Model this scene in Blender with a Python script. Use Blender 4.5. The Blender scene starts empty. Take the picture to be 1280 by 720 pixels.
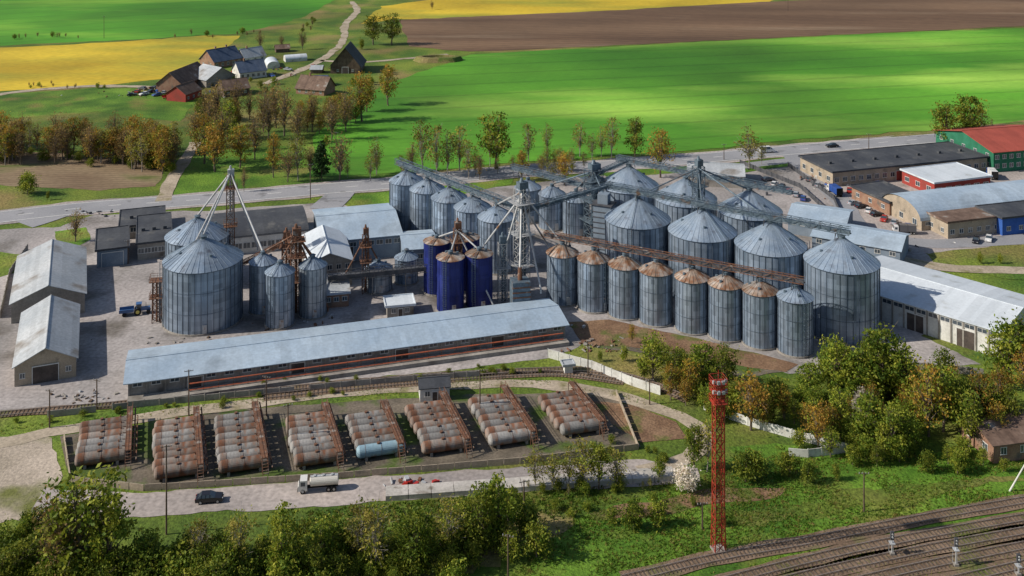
import bpy, math, random
import numpy as np
from mathutils import Vector, Matrix, noise
random.seed(7); rng=np.random.default_rng(7)
sc=bpy.context.scene
CAMH=111.0; FL=1300.0
# ---- layout: converts an image pixel position into metres on the ground plane
def G(x,y,z=0.0):
    u=y+170.0
    return Vector((CAMH*(x-640)/u,CAMH*FL/u,z))
def HH(yb,yt):   # height in metres from the base and top pixel rows
    return CAMH*(1-(yt+170.0)/(yb+170.0))
# ---------------------------------------------------------------- materials
def M(name,c1,c2=None,s1=.3,c3=None,s3=.05,t3=(.5,.6),fine=3.0,fa=.22,rough=.85,metal=0.0,bump=0.0,bs=2.0,
      stretch=(1,1,1),rot=0.0,panels=None,pa=.1,rnd=0.0,transl=0.0,lines=None,spec=.3,macro=0.0,ms=.012):
    m=bpy.data.materials.new(name); m.use_nodes=True; nt=m.node_tree; N=nt.nodes; L=nt.links
    b=N['Principled BSDF']; b.inputs['Roughness'].default_value=rough; b.inputs['Metallic'].default_value=metal
    b.inputs['Specular IOR Level'].default_value=spec
    tc=N.new('ShaderNodeTexCoord'); mp=N.new('ShaderNodeMapping'); mp.inputs['Scale'].default_value=stretch
    mp.inputs['Rotation'].default_value=(0,0,rot); L.new(tc.outputs['Object'],mp.inputs['Vector'])
    def nz(s,det=6,vec=None):
        n=N.new('ShaderNodeTexNoise'); n.inputs['Scale'].default_value=s; n.inputs['Detail'].default_value=det
        L.new(vec or mp.outputs['Vector'],n.inputs['Vector']); return n.outputs['Fac']
    def mr(v,a,b_,c,d):
        n=N.new('ShaderNodeMapRange'); n.inputs[1].default_value=a; n.inputs[2].default_value=b_
        n.inputs[3].default_value=c; n.inputs[4].default_value=d; L.new(v,n.inputs[0]); return n.outputs[0]
    def mix(t,f,a,b_):
        n=N.new('ShaderNodeMixRGB'); n.blend_type=t
        for i,v in ((0,f),(1,a),(2,b_)):
            if isinstance(v,(int,float)): n.inputs[i].default_value=v
            elif isinstance(v,tuple): n.inputs[i].default_value=v
            else: L.new(v,n.inputs[i])
        return n.outputs[0]
    C=lambda c:(c[0],c[1],c[2],1)
    def math_(op,a,b_=None):
        n=N.new('ShaderNodeMath'); n.operation=op
        for i,v in enumerate((a,b_)):
            if v is None: continue
            if isinstance(v,(int,float)): n.inputs[i].default_value=v
            else: L.new(v,n.inputs[i])
        return n.outputs[0]
    col=C(c1)
    if c2: col=mix('MIX',mr(nz(s1),.36,.64,0,1),C(c1),C(c2))
    if c3: col=mix('MIX',mr(nz(s3,8),t3[0],t3[1],0,1),col,C(c3))
    if fa>0: col=mix('MULTIPLY',1.0,col,mr(nz(fine,5),.25,.75,1-fa,1+fa))
    if macro>0: col=mix('MULTIPLY',1.0,col,mr(nz(ms,3,tc.outputs['Object']),.35,.65,1-macro,1+macro))
    if panels:
        sx=N.new('ShaderNodeSeparateXYZ'); L.new(tc.outputs['Object'],sx.inputs[0])
        if panels[0]=='cyl':
            a=math_('MULTIPLY',math_('ARCTAN2',sx.outputs[1],sx.outputs[0]),panels[1]/6.28318); z=math_('DIVIDE',sx.outputs[2],panels[2])
        else:
            a=math_('DIVIDE',sx.outputs[0],panels[1]); z=math_('DIVIDE',sx.outputs[1],panels[2])
        cb=N.new('ShaderNodeCombineXYZ'); L.new(math_('FLOOR',a),cb.inputs[0]); L.new(math_('FLOOR',z),cb.inputs[1])
        wn=N.new('ShaderNodeTexWhiteNoise'); wn.noise_dimensions='3D'; L.new(cb.outputs[0],wn.inputs['Vector'])
        col=mix('MULTIPLY',1.0,col,mr(wn.outputs['Value'],0,1,1-pa,1+pa))
    if lines:
        m2=N.new('ShaderNodeMapping'); m2.inputs['Rotation'].default_value=(0,0,lines[1]); L.new(tc.outputs['Object'],m2.inputs['Vector'])
        w=N.new('ShaderNodeTexWave'); w.inputs['Scale'].default_value=.314/lines[0]; w.inputs['Distortion'].default_value=lines[3] if len(lines)>3 else .3
        w.inputs['Detail Scale'].default_value=.3
        L.new(m2.outputs['Vector'],w.inputs['Vector'])
        col=mix('MULTIPLY',1.0,col,mr(w.outputs['Fac'],lines[4] if len(lines)>4 else 0,1,1,1-lines[2]))
    if rnd>0:
        oi=N.new('ShaderNodeObjectInfo'); col=mix('MULTIPLY',1.0,col,mr(oi.outputs['Random'],0,1,1-rnd,1+rnd))
    if isinstance(col,tuple): b.inputs['Base Color'].default_value=col
    else: L.new(col,b.inputs['Base Color'])
    if bump>0:
        bn=N.new('ShaderNodeBump'); bn.inputs['Strength'].default_value=1.0; bn.inputs['Distance'].default_value=bump
        L.new(nz(bs,8),bn.inputs['Height']); L.new(bn.outputs[0],b.inputs['Normal'])
    if transl>0:
        t=N.new('ShaderNodeBsdfTranslucent'); ms_=N.new('ShaderNodeMixShader'); ms_.inputs[0].default_value=transl
        if not isinstance(col,tuple): L.new(col,t.inputs[0])
        L.new(b.outputs[0],ms_.inputs[1]); L.new(t.outputs[0],ms_.inputs[2]); L.new(ms_.outputs[0],N['Material Output'].inputs[0])
    return m
grassM=M('rough_grass',(.055,.115,.012),(.145,.19,.024),.06,(.22,.17,.06),.025,(.52,.68),1.2,.45,bump=.3,bs=1.5,macro=.25)
meadowM=M('meadow',(.055,.14,.010),(.13,.235,.022),.08,(.23,.19,.05),.06,(.54,.72),1.5,.45,bump=.25,bs=2,macro=.25,ms=.02)
fieldM=M('green_crop',(.045,.175,.010),(.115,.33,.022),.006,(.26,.44,.06),.009,(.52,.70),.5,.16,stretch=(.5,1.6,1),rot=.1,lines=(24,math.radians(78),.2,.6,.93),bump=.1,macro=.38,ms=.006)  # pale bands and macro tone: crop variation plus painted sun patches and cloud shade
fieldM2=M('green_crop_far',(.045,.19,.010),(.10,.32,.02),.004,(.22,.40,.04),.008,(.54,.73),.2,.12,stretch=(.5,1.8,1),lines=(28,math.radians(60),.16,.6,.93),macro=.3,ms=.006)  # broad macro tone also paints cloud shade and sun into the crop colour
yellowM=M('rapeseed_field',(.42,.29,.018),(.55,.40,.03),.01,(.25,.27,.03),.013,(.48,.70),.4,.2,stretch=(.6,1.6,1),macro=.2)
brownM=M('ploughed_soil',(.115,.066,.038),(.195,.12,.07),.012,(.26,.185,.12),.02,(.56,.75),.6,.25,stretch=(.25,1.6,1),rot=.08,lines=(7,math.radians(80),.2,1.5),macro=.2,ms=.006)
plotM=M('tilled_plot',(.19,.13,.08),(.28,.21,.13),.05,(.10,.13,.03),.05,(.58,.7),1,.3,stretch=(.5,1.5,1),lines=(2.5,math.radians(85),.2,1))
asphM=M('asphalt',(.25,.255,.275),(.31,.31,.33),.05,(.19,.19,.20),.15,(.6,.66),2,.12,rough=.9)
concM=M('yard_concrete',(.38,.345,.335),(.26,.245,.24),.035,(.14,.125,.11),.07,(.54,.70),1.2,.3,panels=('xy',6,6),pa=.07,macro=.14,ms=.03)
lotM=M('gravel_lot',(.43,.375,.345),(.30,.27,.26),.05,(.15,.14,.12),.06,(.58,.72),1.2,.3,macro=.12,ms=.03)
dirtM=M('dirt_track',(.44,.37,.29),(.31,.26,.19),.12,(.16,.15,.05),.15,(.56,.70),1.5,.3)
sandM=M('sandy_ground',(.46,.39,.32),(.33,.28,.22),.09,(.14,.15,.04),.08,(.52,.66),1.5,.3,bump=.1)
soilM=M('bare_soil',(.15,.085,.05),(.24,.15,.09),.2,(.09,.12,.02),.15,(.53,.66),2,.4,bump=.15)
dryM=M('dry_grass',(.26,.20,.09),(.16,.155,.045),.2,(.08,.13,.02),.12,(.52,.66),2,.4,bump=.2)
ballM=M('ballast',(.155,.105,.07),(.24,.17,.12),.15,(.10,.12,.03),.1,(.54,.66),3,.4,bump=.1,bs=4)
depotM=M('depot_ground',(.10,.085,.065),(.18,.15,.115),.2,(.07,.11,.02),.12,(.5,.6),2,.35)
markM=M('road_paint',(.75,.75,.72),fine=2,fa=.15)
galvM=M('galvanised_wall',(.22,.29,.385),(.33,.40,.49),.5,(.13,.18,.24),.35,(.56,.74),2,.10,rough=.36,metal=.45,stretch=(1,1,.08),panels=('cyl',24,1.15),pa=.20,rnd=.10,spec=.5)
galvL=M('galvanised_wall_light',(.30,.35,.41),(.38,.43,.48),.5,(.22,.24,.26),.35,(.6,.75),2,.08,rough=.4,metal=.5,stretch=(1,1,.08),panels=('cyl',20,1.15),pa=.15,rnd=.1,spec=.5)
ribM=M('silo_stiffener',(.07,.095,.13),(.12,.15,.19),.5,fa=.1,rough=.5,metal=.4)
roofG=M('silo_roof_sheet',(.26,.335,.43),(.35,.42,.50),.3,(.17,.19,.23),.4,(.56,.72),2,.14,rough=.42,metal=.4,panels=('cyl',30,50),pa=.16,rnd=.10,spec=.5)
roofR=M('rusty_silo_roof',(.36,.35,.34),(.31,.22,.16),.35,(.20,.10,.055),.5,(.46,.62),2,.28,rough=.7,metal=.2,panels=('cyl',26,50),pa=.25,rnd=.22)
blueM=M('indigo_paint',(.010,.018,.11),(.018,.03,.17),.6,(.08,.09,.14),.5,(.68,.76),2,.18,rough=.45,stretch=(1,1,.15),panels=('cyl',8,1.6),pa=.18)
steelM=M('conveyor_steel',(.085,.125,.165),(.15,.195,.235),.5,(.15,.10,.07),.4,(.58,.7),2,.2,rough=.55,metal=.3)
steelW=M('pale_steel',(.48,.50,.52),(.36,.36,.36),.5,(.25,.14,.08),.4,(.60,.7),2,.15,rough=.5,metal=.2)
steelD=M('dark_steel',(.05,.055,.065),(.10,.10,.11),.5,fa=.15,rough=.6)
rustM=M('rusty_steel',(.20,.09,.05),(.12,.07,.05),.7,(.28,.24,.21),.8,(.58,.68),3,.25,rough=.85)
redM=M('red_mast_paint',(.40,.045,.022),(.26,.04,.022),.5,(.16,.07,.04),.8,(.56,.68),3,.25,rough=.65)
orangeM=M('orange_pipe_paint',(.52,.13,.06),(.38,.12,.07),.5,fa=.15,rough=.6)
tankM=M('weathered_tank',(.30,.295,.285),(.20,.19,.18),.35,(.19,.10,.06),.5,(.50,.64),2,.3,rough=.75,rnd=.28,stretch=(1.3,.5,1))
tankM2=M('rusty_tank',(.28,.255,.235),(.20,.155,.125),.35,(.18,.08,.045),.5,(.44,.58),2,.35,rough=.85,rnd=.25,stretch=(1.3,.5,1))
tankB=M('pale_blue_tank',(.28,.41,.48),(.22,.34,.42),.35,(.2,.12,.08),.45,(.62,.72),2,.15,rough=.6)
rBlue=M('pale_blue_roof',(.36,.46,.57),(.43,.52,.61),.08,(.28,.34,.40),.1,(.58,.75),1.5,.12,rough=.5,metal=.15,panels=('xy',1.15,4.6),pa=.06,macro=.08,ms=.05)
rGrey=M('grey_sheet_roof',(.34,.37,.40),(.44,.46,.48),.1,(.24,.22,.20),.15,(.56,.70),1.5,.18,rough=.6,panels=('xy',1.1,40),pa=.10)
rWhite=M('white_sheet_roof',(.62,.67,.72),(.54,.59,.64),.1,(.42,.44,.44),.2,(.62,.75),1.5,.08,rough=.55,panels=('xy',1.1,30),pa=.06)
rDark=M('dark_felt_roof',(.045,.05,.062),(.075,.08,.09),.15,(.12,.12,.12),.2,(.6,.7),1.5,.2,rough=.8,panels=('xy',1.5,30),pa=.1)
rRed=M('red_tile_roof',(.38,.085,.06),(.31,.07,.05),.2,fa=.15,rough=.75,panels=('xy',1.2,30),pa=.08)
rBrown=M('brown_roof',(.13,.085,.065),(.19,.13,.10),.3,(.3,.28,.26),.3,(.6,.7),1.5,.25,panels=('xy',1,3),pa=.15)
rNavy=M('blue_tile_roof',(.06,.09,.15),(.10,.13,.19),.3,fa=.2,panels=('xy',1,3),pa=.1)
wGrey=M('concrete_wall',(.32,.30,.27),(.24,.22,.20),.3,(.12,.105,.09),.25,(.58,.72),2,.2,panels=('xy',3,50),pa=.08)
wBeige=M('beige_wall',(.40,.33,.25),(.31,.26,.20),.3,(.18,.16,.13),.4,(.58,.72),3,.2)
wWhite=M('white_wall',(.66,.66,.63),(.52,.52,.49),.3,(.33,.30,.26),.4,(.58,.75),2,.14)
wRed=M('red_wall',(.34,.05,.04),(.24,.05,.04),.3,fa=.15)
wGreen=M('green_wall',(.02,.13,.07),(.03,.17,.10),.3,fa=.15)
wBlue=M('blue_wall',(.03,.09,.33),(.04,.12,.40),.3,fa=.12)
wBrick=M('old_brick_wall',(.24,.13,.09),(.30,.19,.13),.4,(.15,.12,.10),.3,(.58,.7),3,.25)
wWood=M('dark_wood_wall',(.09,.06,.045),(.15,.11,.08),.5,fa=.3,panels=('xy',.8,50),pa=.2)
wSteel=M('blue_grey_cladding',(.17,.22,.28),(.22,.27,.33),.3,fa=.12,panels=('xy',1.2,50),pa=.1)
glassM=M('window_glass',(.03,.045,.06),(.06,.08,.10),.3,fa=0,rough=.12,spec=.8)
frameM=M('window_frame',(.6,.6,.58),fa=.1)
doorM=M('dark_door',(.06,.05,.045),(.10,.08,.07),.5,fa=.2)
tyreM=M('tyre_rubber',(.02,.02,.02),fa=.2,rough=.9)
railM=M('rail_steel',(.30,.24,.20),(.40,.34,.30),1,fa=.2,rough=.45,metal=.4)
sleepM=M('sleeper_wood',(.085,.065,.05),(.14,.11,.09),1,fa=.3)
slabM=M('pale_slab',(.50,.47,.44),(.38,.36,.33),.3,(.2,.17,.14),.4,(.6,.7),2,.2)
paint={}
def P(c):
    if c not in paint: paint[c]=M('car_paint_%d'%len(paint),c,fa=.05,rough=.3,spec=.6)
    return paint[c]
barkM=M('bark',(.11,.082,.06),(.18,.145,.115),2,fa=.3)
barkW=M('birch_bark',(.38,.36,.33),(.15,.12,.10),3,fa=.3)
def LM(n,a,b,c=None): return M(n,a,b,.45,c,.9,(.5,.62),3,.35,rough=.6,rnd=.30,transl=.38,spec=.2)
leafDark=LM('leaf_green',(.070,.125,.014),(.14,.20,.022),(.23,.27,.03))
leafY=LM('leaf_spring',(.23,.27,.028),(.34,.33,.045),(.12,.17,.02))
leafBi=LM('leaf_birch',(.24,.22,.045),(.32,.25,.055),(.16,.18,.03))
leafO=LM('leaf_ochre',(.42,.26,.035),(.33,.17,.04),(.24,.21,.03))
leafB=LM('leaf_bud_brown',(.26,.16,.06),(.32,.22,.075),(.20,.19,.045))
leafW=LM('blossom',(.80,.74,.68),(.66,.58,.50),(.30,.30,.14))
leafC=LM('needle_green',(.02,.05,.016),(.035,.075,.02))
# ---------------------------------------------------------------- mesh builder
class MB:
    def __init__(s): s.v=[];s.f=[];s.m=[]
    def add(s,vs,fs,m=0):
        o=len(s.v); s.v+= [tuple(v) for v in vs]
        for f in fs: s.f.append([i+o for i in f]); s.m.append(m)
    def box(s,x0,x1,y0,y1,z0,z1,m=0):
        s.add([(x0,y0,z0),(x1,y0,z0),(x1,y1,z0),(x0,y1,z0),(x0,y0,z1),(x1,y0,z1),(x1,y1,z1),(x0,y1,z1)],
              [(3,2,1,0),(4,5,6,7),(0,1,5,4),(1,2,6,5),(2,3,7,6),(3,0,4,7)],m)
    def cyl(s,p,q,r0,r1=None,seg=8,m=0,caps=True,ph=0):
        r1=r0 if r1 is None else r1; p=Vector(p);q=Vector(q); d=(q-p)
        if d.length<1e-6: return
        d.normalize(); a=Vector((0,0,1)) if abs(d.z)<.95 else Vector((1,0,0)); u=d.cross(a).normalized(); w=d.cross(u)
        vs=[]
        for c,r in ((p,r0),(q,r1)):
            for i in range(seg):
                t=2*math.pi*(i+ph)/seg; vs.append(c+u*(r*math.cos(t))+w*(r*math.sin(t)))
        fs=[(i,(i+1)%seg,seg+(i+1)%seg,seg+i) for i in range(seg)]
        if caps: fs+= [tuple(range(seg))[::-1],tuple(range(seg,2*seg))]
        s.add(vs,fs,m)
    def beam(s,p,q,t,m=0): s.cyl(p,q,t*.7,None,4,m,True,.5)
    def mesh(s,name,mats,smooth=False):
        me=bpy.data.meshes.new(name); me.from_pydata(s.v,[],s.f)
        for x in mats: me.materials.append(x)
        me.polygons.foreach_set('material_index',s.m)
        if smooth: me.polygons.foreach_set('use_smooth',[True]*len(s.f))
        me.update(); return me
    def obj(s,name,mats,parent=None,smooth=False,loc=(0,0,0),rz=0):
        return put(name,s.mesh(name,mats,smooth),loc,rz,1,parent)
def put(name,me,loc=(0,0,0),rz=0,scale=1,parent=None):
    o=bpy.data.objects.new(name,me); o.location=loc; o.rotation_euler=(0,0,rz)
    o.scale=(scale,)*3 if isinstance(scale,(int,float)) else scale
    sc.collection.objects.link(o)
    if parent: o.parent=parent
    return o
def empty(name,loc=(0,0,0),rz=0): return put(name,None,loc,rz)
# ---------------------------------------------------------------- ground sheets
def dens(pts,step):
    out=[]
    n=len(pts)
    for i in range(n):
        a=pts[i];b=pts[(i+1)%n]; k=max(1,int((b-a).length/step))
        for j in range(k): out.append(a.lerp(b,j/k))
    return out
def sheet(name,px,z,m,jit=1.0,step=2.0,fr=.09):
    pts=[G(*p) for p in px]; far=max(p.y for p in pts)
    pts=dens(pts,step if far<420 else 8)
    ps=[]
    for p in pts:
        n=noise.noise_vector(Vector((p.x*fr,p.y*fr,3)))+.5*noise.noise_vector(Vector((p.x*fr*4,p.y*fr*4,7)))
        ps.append((p.x+n.x*jit*1.6,p.y+n.y*jit*1.6,z))
    A=sum(ps[i][0]*ps[(i+1)%len(ps)][1]-ps[(i+1)%len(ps)][0]*ps[i][1] for i in range(len(ps)))
    if A<0: ps=ps[::-1]
    b=MB(); b.add(ps,[tuple(range(len(ps)))]); return b.obj(name,[m])
def smooth(pts,step=3.0):
    P_=[pts[0]*2-pts[1]]+pts+[pts[-1]*2-pts[-2]]; out=[]
    for i in range(1,len(P_)-2):
        p0,p1,p2,p3=P_[i-1:i+3]; k=max(2,int((p2-p1).length/step))
        for j in range(k):
            t=j/k; out.append(.5*((2*p1)+(-p0+p2)*t+(2*p0-5*p1+4*p2-p3)*t*t+(-p0+3*p1-3*p2+p3)*t**3))
    out.append(pts[-1]); return out
def nrm(pl,i):
    d=(pl[min(i+1,len(pl)-1)]-pl[max(i-1,0)]); d.z=0; d.normalize(); return Vector((-d.y,d.x,0))
def ribbon(b,pl,o0,o1,z,m=0,jit=0):
    vs=[]
    for i,p in enumerate(pl):
        n=nrm(pl,i); j=jit*noise.noise(Vector((p.x*.15,p.y*.15,o0))); k=jit*noise.noise(Vector((p.x*.15,p.y*.15,9+o1)))
        vs.append((p+n*(o0+j)).to_tuple()[:2]+(z,)); vs.append((p+n*(o1+k)).to_tuple()[:2]+(z,))
    b.add(vs,[(2*i,2*i+1,2*i+3,2*i+2)[::-1] for i in range(len(pl)-1)],m)
b=MB(); b.add([(-4000,-300,0),(4000,-300,0),(4000,9000,0),(-4000,9000,0)],[(0,1,2,3)]); b.obj('ground',[grassM])
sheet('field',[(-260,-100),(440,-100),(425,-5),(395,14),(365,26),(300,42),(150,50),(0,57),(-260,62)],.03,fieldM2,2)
sheet('rapeseed_field',[(-260,66),(0,60),(150,52),(250,45),(298,45),(285,60),(250,80),(210,98),(120,108),(0,114),(-260,122)],.06,yellowM,2)
sheet('rapeseed_field',[(450,30),(478,8),(560,-4),(960,-9),(1010,-9),(960,2),(750,14),(560,24),(500,24)],.06,yellowM,2)
sheet('ploughed_field',[(500,25),(560,22),(750,14),(960,2),(1340,-12),(1340,30),(1100,41),(850,53),(590,65),(510,58)],.09,brownM,1.5)
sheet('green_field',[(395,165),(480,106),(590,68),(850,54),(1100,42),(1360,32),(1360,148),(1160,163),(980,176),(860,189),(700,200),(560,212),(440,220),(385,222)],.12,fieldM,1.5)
sheet('dry_verge',[(1110,171),(1200,159),(1340,146),(1340,150),(1200,163),(1110,175)],.15,dryM,1)
sheet('green_paddock',[(-260,130),(0,118),(120,110),(230,112),(245,130),(225,152),(120,140),(0,150),(-260,160)],.06,meadowM,1)
sheet('ploughed_plot',[(-160,192),(60,190),(205,206),(196,232),(120,238),(0,232),(-160,240)],.06,plotM,1)
sheet('green_verge',[(225,190),(400,180),(520,190),(520,222),(380,232),(215,246)],.06,meadowM,1)
sheet('concrete_yard',[(-200,300),(0,288),(75,283),(120,268),(250,264),(420,252),(440,262),(500,262),(560,240),(640,232),(720,222),(860,211),(980,200),(1030,235),(1062,285),(1150,310),(1195,360),(1150,420),(1230,455),(1130,462),(990,468),(840,440),(730,430),(700,446),(400,480),(150,508),(0,515),(-200,525)],.04,concM,.8)
sheet('yard_patch',[(-40,312),(-10,314),(30,318),(22,340),(0,346),(-60,350)],.07,grassM,.6)
sheet('yard_patch',[(70,289),(108,284),(112,300),(95,309),(70,304)],.07,meadowM,.4)
sheet('yard_patch',[(150,272),(185,266),(190,272),(160,278)],.07,meadowM,.4)
sheet('yard_patch',[(440,245),(560,232),(640,222),(640,230),(560,246),(470,262),(445,256)],.07,meadowM,.5)
sheet('yard_patch',[(740,210),(860,200),(900,206),(860,216),(760,222)],.07,meadowM,.5)
sheet('yard_patch',[(730,418),(800,412),(990,466),(900,470),(830,446),(740,436)],.07,depotM,.8)
sheet('yard_patch',[(705,402),(760,398),(1000,455),(985,466),(830,440),(730,432)],.10,soilM,.8)
sheet('gravel_lot',[(985,204),(1010,225),(1045,250),(1062,292),(1120,302),(1170,322),(1380,330),(1380,205),(1235,205)],.08,lotM,.8)
sheet('grass_verge',[(1160,318),(1240,308),(1340,304),(1340,352),(1260,350),(1190,332)],.11,grassM,.6)
sheet('grass_verge',[(905,213),(1000,192),(1100,182),(1200,172),(1340,162),(1340,166),(1240,182),(1000,206),(900,220)],.11,meadowM,.6)
sheet('meadow',[(640,760),(700,655),(860,600),(900,560),(1000,558),(1080,562),(1340,560),(1340,640),(1000,700),(760,760)],.03,meadowM,1)
sheet('dry_grass_patch',[(560,655),(640,640),(715,640),(720,655),(690,680),(640,700),(560,715),(470,735),(520,690)],.06,dryM,2)
sheet('dry_grass_patch',[(900,640),(1060,618),(1180,604),(1280,592),(1280,600),(1080,640),(920,660)],.06,grassM,2)
sheet('sandy_ground',[(-120,552),(20,546),(75,540),(78,600),(75,632),(40,652),(-120,660)],.05,sandM,1.5)
sheet('service_apron',[(60,608),(180,616),(400,602),(650,584),(800,576),(868,586),(872,604),(700,612),(480,628),(300,640),(40,656)],.07,lotM,.7)
sheet('depot_ground',[(78,545),(300,512),(560,495),(768,489),(800,560),(650,578),(400,598),(180,612),(86,602)],.05,depotM,.4)
sheet('bare_soil',[(738,642),(800,628),(900,612),(985,606),(975,616),(900,630),(800,648),(745,652)],.07,soilM,1)
sheet('bare_soil',[(745,502),(790,505),(850,530),(860,548),(800,556),(770,530)],.08,soilM,.8)
sheet('ballast_bed',[(880,740),(960,706),(1060,686),(1180,664),(1340,634),(1340,800),(800,800)],.06,ballM,1.0)
def road(name,px,w,m,z,jit=0,marks=False):
    pl=smooth([G(*p) for p in px],4); b=MB(); ribbon(b,pl,-w/2,w/2,z,0,jit)
    if marks:
        ribbon(b,pl,-w/2+.5,-w/2+.75,z+.02,1); ribbon(b,pl,w/2-.75,w/2-.5,z+.02,1)
        for i in range(0,len(pl)-2,3): ribbon(b,pl[i:i+2],-.13,.13,z+.02,1)
    b.obj(name,[m,markM]); return pl
RD=[(-160,294),(0,272),(120,259),(250,250),(400,237),(520,227),(640,215),(760,207),(880,198),(1000,187),(1170,173),(1360,158)]
road('verge_shoulder',RD,15.5,lotM,.13,1.4)
road('main_road',RD,12,asphM,.17,0,True)
road('access_road',[(30,281),(60,272),(85,263)],9,asphM,.15,.5)
road('access_road',[(404,262),(420,248),(428,238)],10,asphM,.15,.5)
road('access_road',[(985,190),(1010,215),(1050,250),(1075,285),(1150,304),(1240,302),(1360,292)],7,asphM,.15,.4)
road('access_road',[(870,215),(960,204),(1040,196),(1200,184),(1360,172)],6,asphM,.145,.4)
road('access_road',[(1060,290),(1110,318),(1180,335),(1270,338),(1360,340)],5,dirtM,.16,.8)
road('dirt_path',[(203,252),(215,225),(232,200),(245,178)],4.5,dirtM,.19,1)
road('dirt_path',[(330,105),(365,92),(400,76),(428,52),(432,30),(446,14),(440,2)],5,dirtM,.14,1.5)
road('dirt_path',[(400,76),(450,78),(500,74),(560,68)],4,dirtM,.14,1.5)
road('dirt_path',[(-60,130),(0,118),(80,110),(150,108),(225,112)],5,dirtM,.14,2)
road('dirt_road',[(-90,562),(0,554),(60,541),(150,527),(300,506),(450,489),(560,482),(640,480),(720,485),(790,501),(850,521),(882,545),(862,572),(800,590)],3.7,dirtM,.09,.9)
# ---------------------------------------------------------------- railways
def track(name,px,ballast=True,bw=1.75):
    pl=smooth([G(*p) for p in px],2.4); b=MB()
    if ballast: ribbon(b,pl,-bw,bw,.16,0,.5)
    for i in range(len(pl)-1):
        p,q=pl[i],pl[i+1]; n=nrm(pl,i); L_=(q-p).length
        k=max(1,round(L_/.75))
        for j in range(k):
            c=p.lerp(q,j/k)+Vector((0,0,.17)); b.cyl(c-n*1.25,c+n*1.25,.12,.12,4,1,True,.5)
        n2=nrm(pl,i+1)
        for s in (-.78,.78):
            b.beam(p+n*s+Vector((0,0,.36)),q+n2*s+Vector((0,0,.36)),.12,2)
    b.obj(name,[ballM,sleepM,railM])
for t in ([(780,726),(900,698),(1000,680),(1120,656),(1200,641),(1340,617)],
          [(870,738),(960,714),(1060,690),(1160,670),(1250,654),(1340,639)],
          [(930,742),(1020,718),(1120,696),(1200,680),(1340,655)],
          [(1010,745),(1090,724),(1190,702),(1340,672)],
          [(1110,748),(1190,728),(1340,694)],
          [(1220,748),(1280,733),(1340,718)]): track('railway_track',t)
track('railway_siding',[(-90,528),(0,519),(150,506),(330,490),(500,474),(640,465),(740,464),(800,476),(860,500)],True,1.5)
track('railway_siding',[(330,497),(480,482),(600,472),(700,468),(780,478)],True,1.5)
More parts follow.
